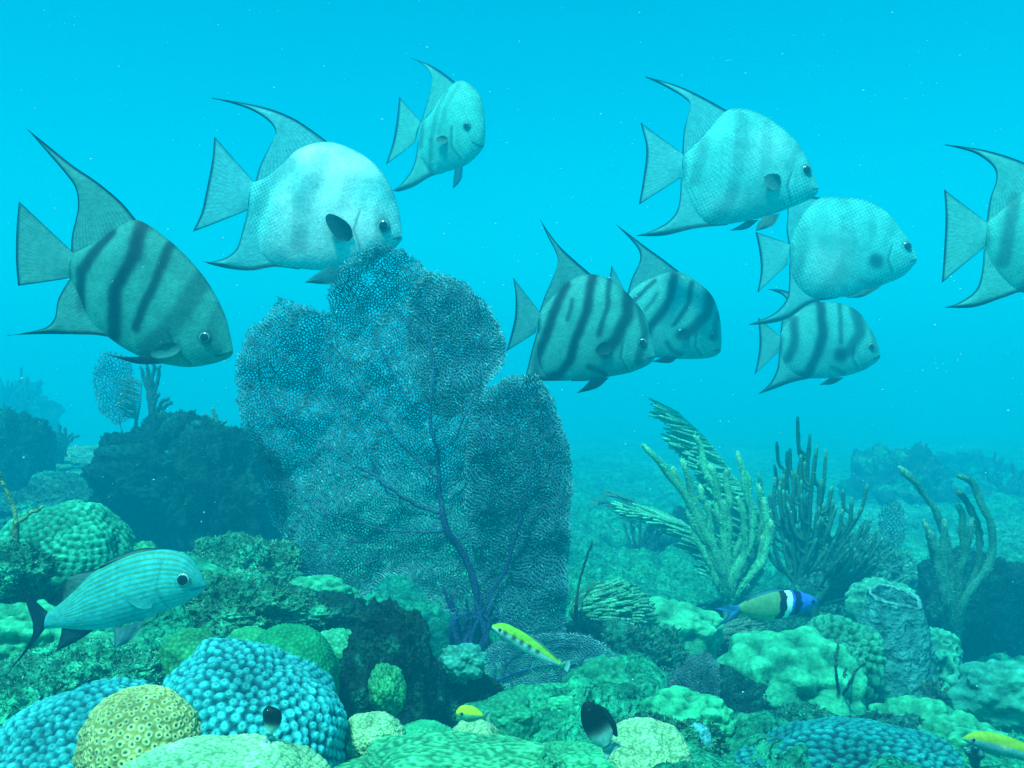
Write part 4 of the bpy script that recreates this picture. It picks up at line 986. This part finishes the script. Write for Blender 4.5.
# yellow-lined grunt
def grunt():
    s = Fish('striped_grunt', 'yellow-striped silver-blue fish with black tail, low at the left', 'fish', 1.2,
      [(47, 613), (57, 606), (75, 590), (93, 573), (118, 559.5), (140, 552), (166, 549.5), (186, 555), (198, 568), (206, 584)],
      [(44, 629), (60, 628), (80, 630), (102, 629), (125, 624), (142, 619.5), (161, 612), (180, 605), (198, 595), (206, 588)], thick=.42)
    def cf(pp, uv):
        n = len(pp); C = np.tile(np.array((.06, .50, .52)), (n, 1)); v = uv[:, 1]; u = uv[:, 0]
        C *= np.interp(v, [0, .3, 1], [.8, 1, 1.25])[:, None]
        nz = np.array([noise.noise(Vector((p[0] * .05, p[1] * .05, 4))) for p in pp])
        st = np.zeros(n)
        for q in np.arange(.04, .95, .078):
            st = np.maximum(st, np.exp(-((v - q - .010 * nz) / .016) ** 4) * (1 if q < .6 else .6))
        st *= np.interp(u, [0, .08, .9, 1], [.5, 1, .8, .2])
        C = C * (1 - st[:, None] * .85) + np.array((.10, .24, .01)) * st[:, None] * .85
        sc = np.sin(pp[:, 0] * 2.2 + pp[:, 1] * 1.1) * np.sin(pp[:, 1] * 2.2 - pp[:, 0] * 1.1); C *= (1 + .13 * sc)[:, None]
        dd = poly_dist(pp, [(166, 560), (162, 585), (170, 606)]); C *= (1 - .3 * np.exp(-(dd / 1.5) ** 2))[:, None]
        dd = poly_dist(pp, [(194, 588), (205, 586)]); C *= (1 - .6 * np.exp(-(dd / 1.2) ** 2))[:, None]
        return C
    s.body(cf); dk = (.01, .03, .05)
    s.tail([(47.5, 612), (45, 621), (44, 630)], [(21, 590.4), (26, 606), (33, 626), (30, 642), (10.8, 671)], dk, dk)
    s.fin('dorsal_fin', [(118, 560), (96, 569), (78, 573), (66, 580)], [(57, 607), (60, 596), (62, 587), (66, 580.5)], (.10, .22, .20), (.008, .03, .045), edges=(4, 8), NB=16)
    s.fin('spiny_dorsal_fin', [(170, 551), (145, 548), (118, 556), (100, 566)], [(168, 553), (145, 553), (120, 561), (100, 568)], (.08, .2, .16), (.04, .1, .1), edges=(2, 1), NB=6)
    s.fin('anal_fin', [(96, 628), (84, 637), (70, 645), (55.8, 651)], [(62, 627), (61, 636), (58, 645), (55.8, 650.6)], (.02, .07, .08), (.01, .03, .05), edges=(4, 4), NB=12)
    s.fin('pelvic_fin', [(148.7, 618), (143, 628), (133, 639), (121, 644)], [(118, 626), (120, 633), (119, 639), (121, 643.5)], (.10, .28, .28), (.05, .16, .2), edges=(2, 2), NB=9, yoff=-.015)
    s.pectoral((157, 603), (130, 592), 6, (.06, .46, .44), out=.12)
    s.eyes(187.5, 577, 6.2, iris=(.6, .75, .7), pr=.78)
grunt()

def wrasse(name, label, Y, top, bot, tail, cf, fin=None, eye=None, er=2, tcol=(.2, .4, .4), tdark=(.1, .2, .3), thick=.55, extra=(), iris=(.6, .5, .2), NU=90, tf=None):
    s = Fish(name, label, 'fish', Y, top, bot, 0, thick=thick)
    s.body(cf, NU=NU, NV=36); s.tail(tail[0], tail[1], tcol, tdark, edge=1.2, colfun=tf)
    for (nm, A, B, c) in extra: s.fin(nm, A, B, c, np.array(c) * .6, edges=(.8, .8), NB=7, NA=20)
    if eye: s.eyes(eye[0], eye[1], er, iris=iris)
    return s
def blue_cf(pp, uv):
    x = pp[:, 0]; v = uv[:, 1]; C = np.tile(np.array((.13, .30, .13)), (len(pp), 1)) * np.interp(v, [0, .6, 1], [1, 1, 1.3])[:, None]
    sc = np.sin(pp[:, 0] * 2.6) * np.sin(pp[:, 1] * 2.6); C *= (1 + .15 * sc)[:, None]
    xx = x + (pp[:, 1] - 604) * .12 + np.abs((v - .5)) ** 2 * 9 + np.array([noise.noise(Vector((p[0] * .3, p[1] * .3, 8))) for p in pp]) * 1.6
    C[(xx > 778) & (xx <= 785)] = (.004, .008, .02); C[(xx > 785) & (xx <= 790.5)] = (.75, .92, .92)
    C[(xx > 790.5) & (xx <= 793)] = (.04, .12, .75); C[(xx > 793) & (xx <= 800)] = (.005, .012, .08); C[xx > 800] = (.04, .14, .62)
    return C
wrasse('blue_headed_wrasse', 'slim green fish with blue head and black and white collar, right of centre', 2.0,
  [(738, 605), (753, 597), (773, 591.5), (794, 590.5), (809, 594.5), (817, 600)], [(740, 613), (760, 619), (779, 618.5), (797, 614), (811, 608.5), (817.5, 603)],
  ([(739, 604.5), (738.5, 609), (740, 613.5)], [(714, 609), (726, 612), (728, 616), (713, 629)]), blue_cf, eye=(811.5, 600.5), er=2.3, tcol=(.04, .2, .45), tdark=(.02, .08, .3),
  extra=[('dorsal_fin', [(790, 591), (775, 589), (755, 594), (746, 600)], [(788, 592), (775, 592.5), (755, 598), (746, 601)], (.05, .2, .3)), ('pectoral_fin', [(794, 606), (786, 616), (776, 618)], [(788, 604), (782, 611), (776, 617.6)], (.05, .15, .2))], iris=(.02, .06, .5))
def bar_cf(pp, uv):
    v = uv[:, 1]; u = uv[:, 0]
    C = np.where((v < .46)[:, None], np.array((.34, .62, .01))[None], np.array((.55, .80, .72))[None])
    C = np.where(((v > .30) & (v < .40))[:, None], np.array((.60, .78, .02))[None], C)
    for q in (.34, .46, .57, .68, .80):
        m = np.exp(-(((u - q) / .032) ** 2) ** 1.5 - (((v - .50) / .17) ** 2) ** 1.5)[:, None] * .93; C = C * (1 - m) + np.array((.01, .05, .04)) * m
    return C
wrasse('barred_wrasse', 'slender yellow-green fish with dark blotches and white belly, diving right before the fan foot', 1.6,
  [(562, 662), (543, 645.5), (525, 633), (512, 626), (502, 623), (492, 625)], [(560, 666), (540, 660), (520, 650), (505, 641), (497, 634), (491.5, 628)],
  ([(563, 661.5), (561.5, 664), (560.5, 666.5)], [(570, 661), (570, 666), (567, 671)]), bar_cf, eye=(500, 628.5), er=1.7, tcol=(.2, .5, .4), tdark=(.2, .5, .5),
  extra=[('dorsal_fin', [(513, 626), (530, 635), (545, 646), (558, 658)], [(515, 629), (530, 638), (545, 649), (558, 660)], (.15, .3, .2)), ('anal_fin', [(524, 652), (540, 661), (552, 665)], [(526, 651), (540, 659), (552, 663)], (.3, .5, .45))])
def yel_cf(pp, uv):
    v = uv[:, 1]; C = np.where((v < .48)[:, None], np.array((.80, .80, .01))[None], np.array((.14, .45, .25))[None]); C[uv[:, 0] > .86] = (.8, .72, .02); return C
wrasse('yellow_wrasse', 'tiny bright yellow-backed fish at the bottom centre, facing left', 1.22,
  [(483, 714), (476, 708), (469, 705.5), (461, 706), (456, 711)], [(482, 718), (475, 721), (467, 722), (460, 718), (456, 714)],
  ([(484, 713), (482.5, 716), (482, 719)], [(492, 713), (490, 718), (492, 723)]), yel_cf, eye=(462, 712), er=1.7, tcol=(.15, .45, .25), NU=60)
def rt_cf(pp, uv):
    v = uv[:, 1]; C = np.where((v < .42)[:, None], np.array((.40, .50, .02))[None], np.array((.16, .46, .44))[None])
    m = np.exp(-((uv[:, 0] - .55) / .05) ** 2 - ((v - .5) / .1) ** 2)[:, None] * .7
    return C * (1 - m) + np.array((.8, .7, .4)) * m
wrasse('yellow_backed_wrasse', 'slender fish with yellow-green back at the bottom right corner', 1.3,
  [(1050, 760), (1036, 750), (1020, 741), (1000, 734), (980, 731), (969, 734), (963, 737.5)], [(1049, 764), (1034, 763), (1016, 759), (998, 755), (980, 749), (970, 744), (963, 740)],
  ([(1051, 759), (1050, 762), (1049, 765)], [(1062, 758), (1060, 765), (1061, 771)]), rt_cf, eye=(971.5, 738), er=2, tcol=(.2, .5, .4))
def dm_cf(pp, uv):
    u = uv[:, 0][:, None]; t = 1 / (1 + np.exp((u - .30) * 24)); return np.array((.001, .003, .005)) * (1 - t) + np.array((.30, .62, .52)) * t
wrasse('damselfish', 'black oval fish with pale rear, head up, at the bottom centre right', 1.1,
  [(611, 742), (613, 731), (608, 719), (601, 709), (594, 703), (587, 701)], [(602, 748), (593, 743), (585, 732), (581, 720), (581, 709), (584, 702.5)],
  ([(612, 740), (608, 745), (602, 749)], [(622, 748), (613, 751), (606, 759)]), dm_cf, eye=(589, 709), er=1.8, tcol=(.25, .55, .48), thick=.4, iris=(.02, .04, .06), NU=70,
  extra=[('dorsal_fin', [(596, 703), (607, 710), (616, 724), (618, 736)], [(599, 708), (606, 717), (611, 727), (613, 735)], (.01, .02, .03))])
wrasse('damselfish', 'tiny dark fish hanging in front of the big blue knobbly coral', 1.0,
  [(272, 735), (279, 727), (282, 717), (279, 710), (270, 706)], [(267, 733), (265, 726), (263, 718), (263, 711), (267, 706)],
  ([(272.5, 734), (270, 735), (267, 733.5)], [(276, 744), (269, 741), (264, 744)]), dm_cf, eye=(268.5, 710), er=1.5, tcol=(.2, .5, .48), thick=.5, iris=(.02, .04, .06), NU=60)

# ------------------------------------------------------------------ weed turf on rock and ground
tm = MB()
for _ in range(15000):
    y = .95 + 3.4 * random.random() ** 1.7; x = random.uniform(-.62, .62) * y; z = ground_z(x, y)
    TURF.append((Vector((x, y, z)), Vector((0, 0, 1)), y / F, np.array((.05, .38, .24))))
V = []; Fq = []; C = []
for (p, n, k, c) in TURF:
    L = random.uniform(1.5, 4.6) * max(k, .0014); w = L * random.uniform(.14, .3)
    d1 = (n + Vector((random.gauss(0, .7), random.gauss(0, .7), random.gauss(.2, .5)))).normalized()
    sd = d1.cross(Vector((random.gauss(0, 1), random.gauss(0, 1), random.gauss(0, 1)))).normalized() * w
    b = p - n * L * .15; m = b + d1 * L * .6; e = m + (d1 + Vector((random.gauss(0, .5), 0, .1))).normalized() * L * .5
    i = len(V); V += [tuple(b - sd), tuple(b + sd), tuple(m + sd * .8), tuple(m - sd * .8), tuple(e)]
    Fq += [(i, i + 1, i + 2, i + 3), (i + 3, i + 2, i + 4)]
    cc = np.clip(c * random.uniform(.5, 1.9), .01, .7); C += [cc * .7, cc * .7, cc, cc, cc * 1.3]
tm.add(V, Fq, C)
tag(tm.build('algae_turf', M['soft'], smooth=False), 'short green algae turf over the reef rocks', 'algae', kind='stuff')

# ------------------------------------------------------------------ marine snow
sm = MB(); V, Fc = ico(1)
for _ in range(1100):
    y = random.uniform(.7, 4.5); x = random.uniform(-.62, .62) * y; z = CAMZ + random.uniform(-.45, .45) * y
    if z < ground_z(x, y): continue
    r = .5 * y / F * random.choice([.4, .5, .5, .6, .7, .8, .9, 1.2, 1.6]); st = np.array((random.uniform(.7, 1.8), 1, random.uniform(.7, 1.4)))
    sm.add(V * r * st + np.array((x, y, z)), Fc, (.7, .9, .9))
tag(sm.build('marine_snow', M['snow']), 'pale specks drifting in the water', 'particles', kind='stuff')
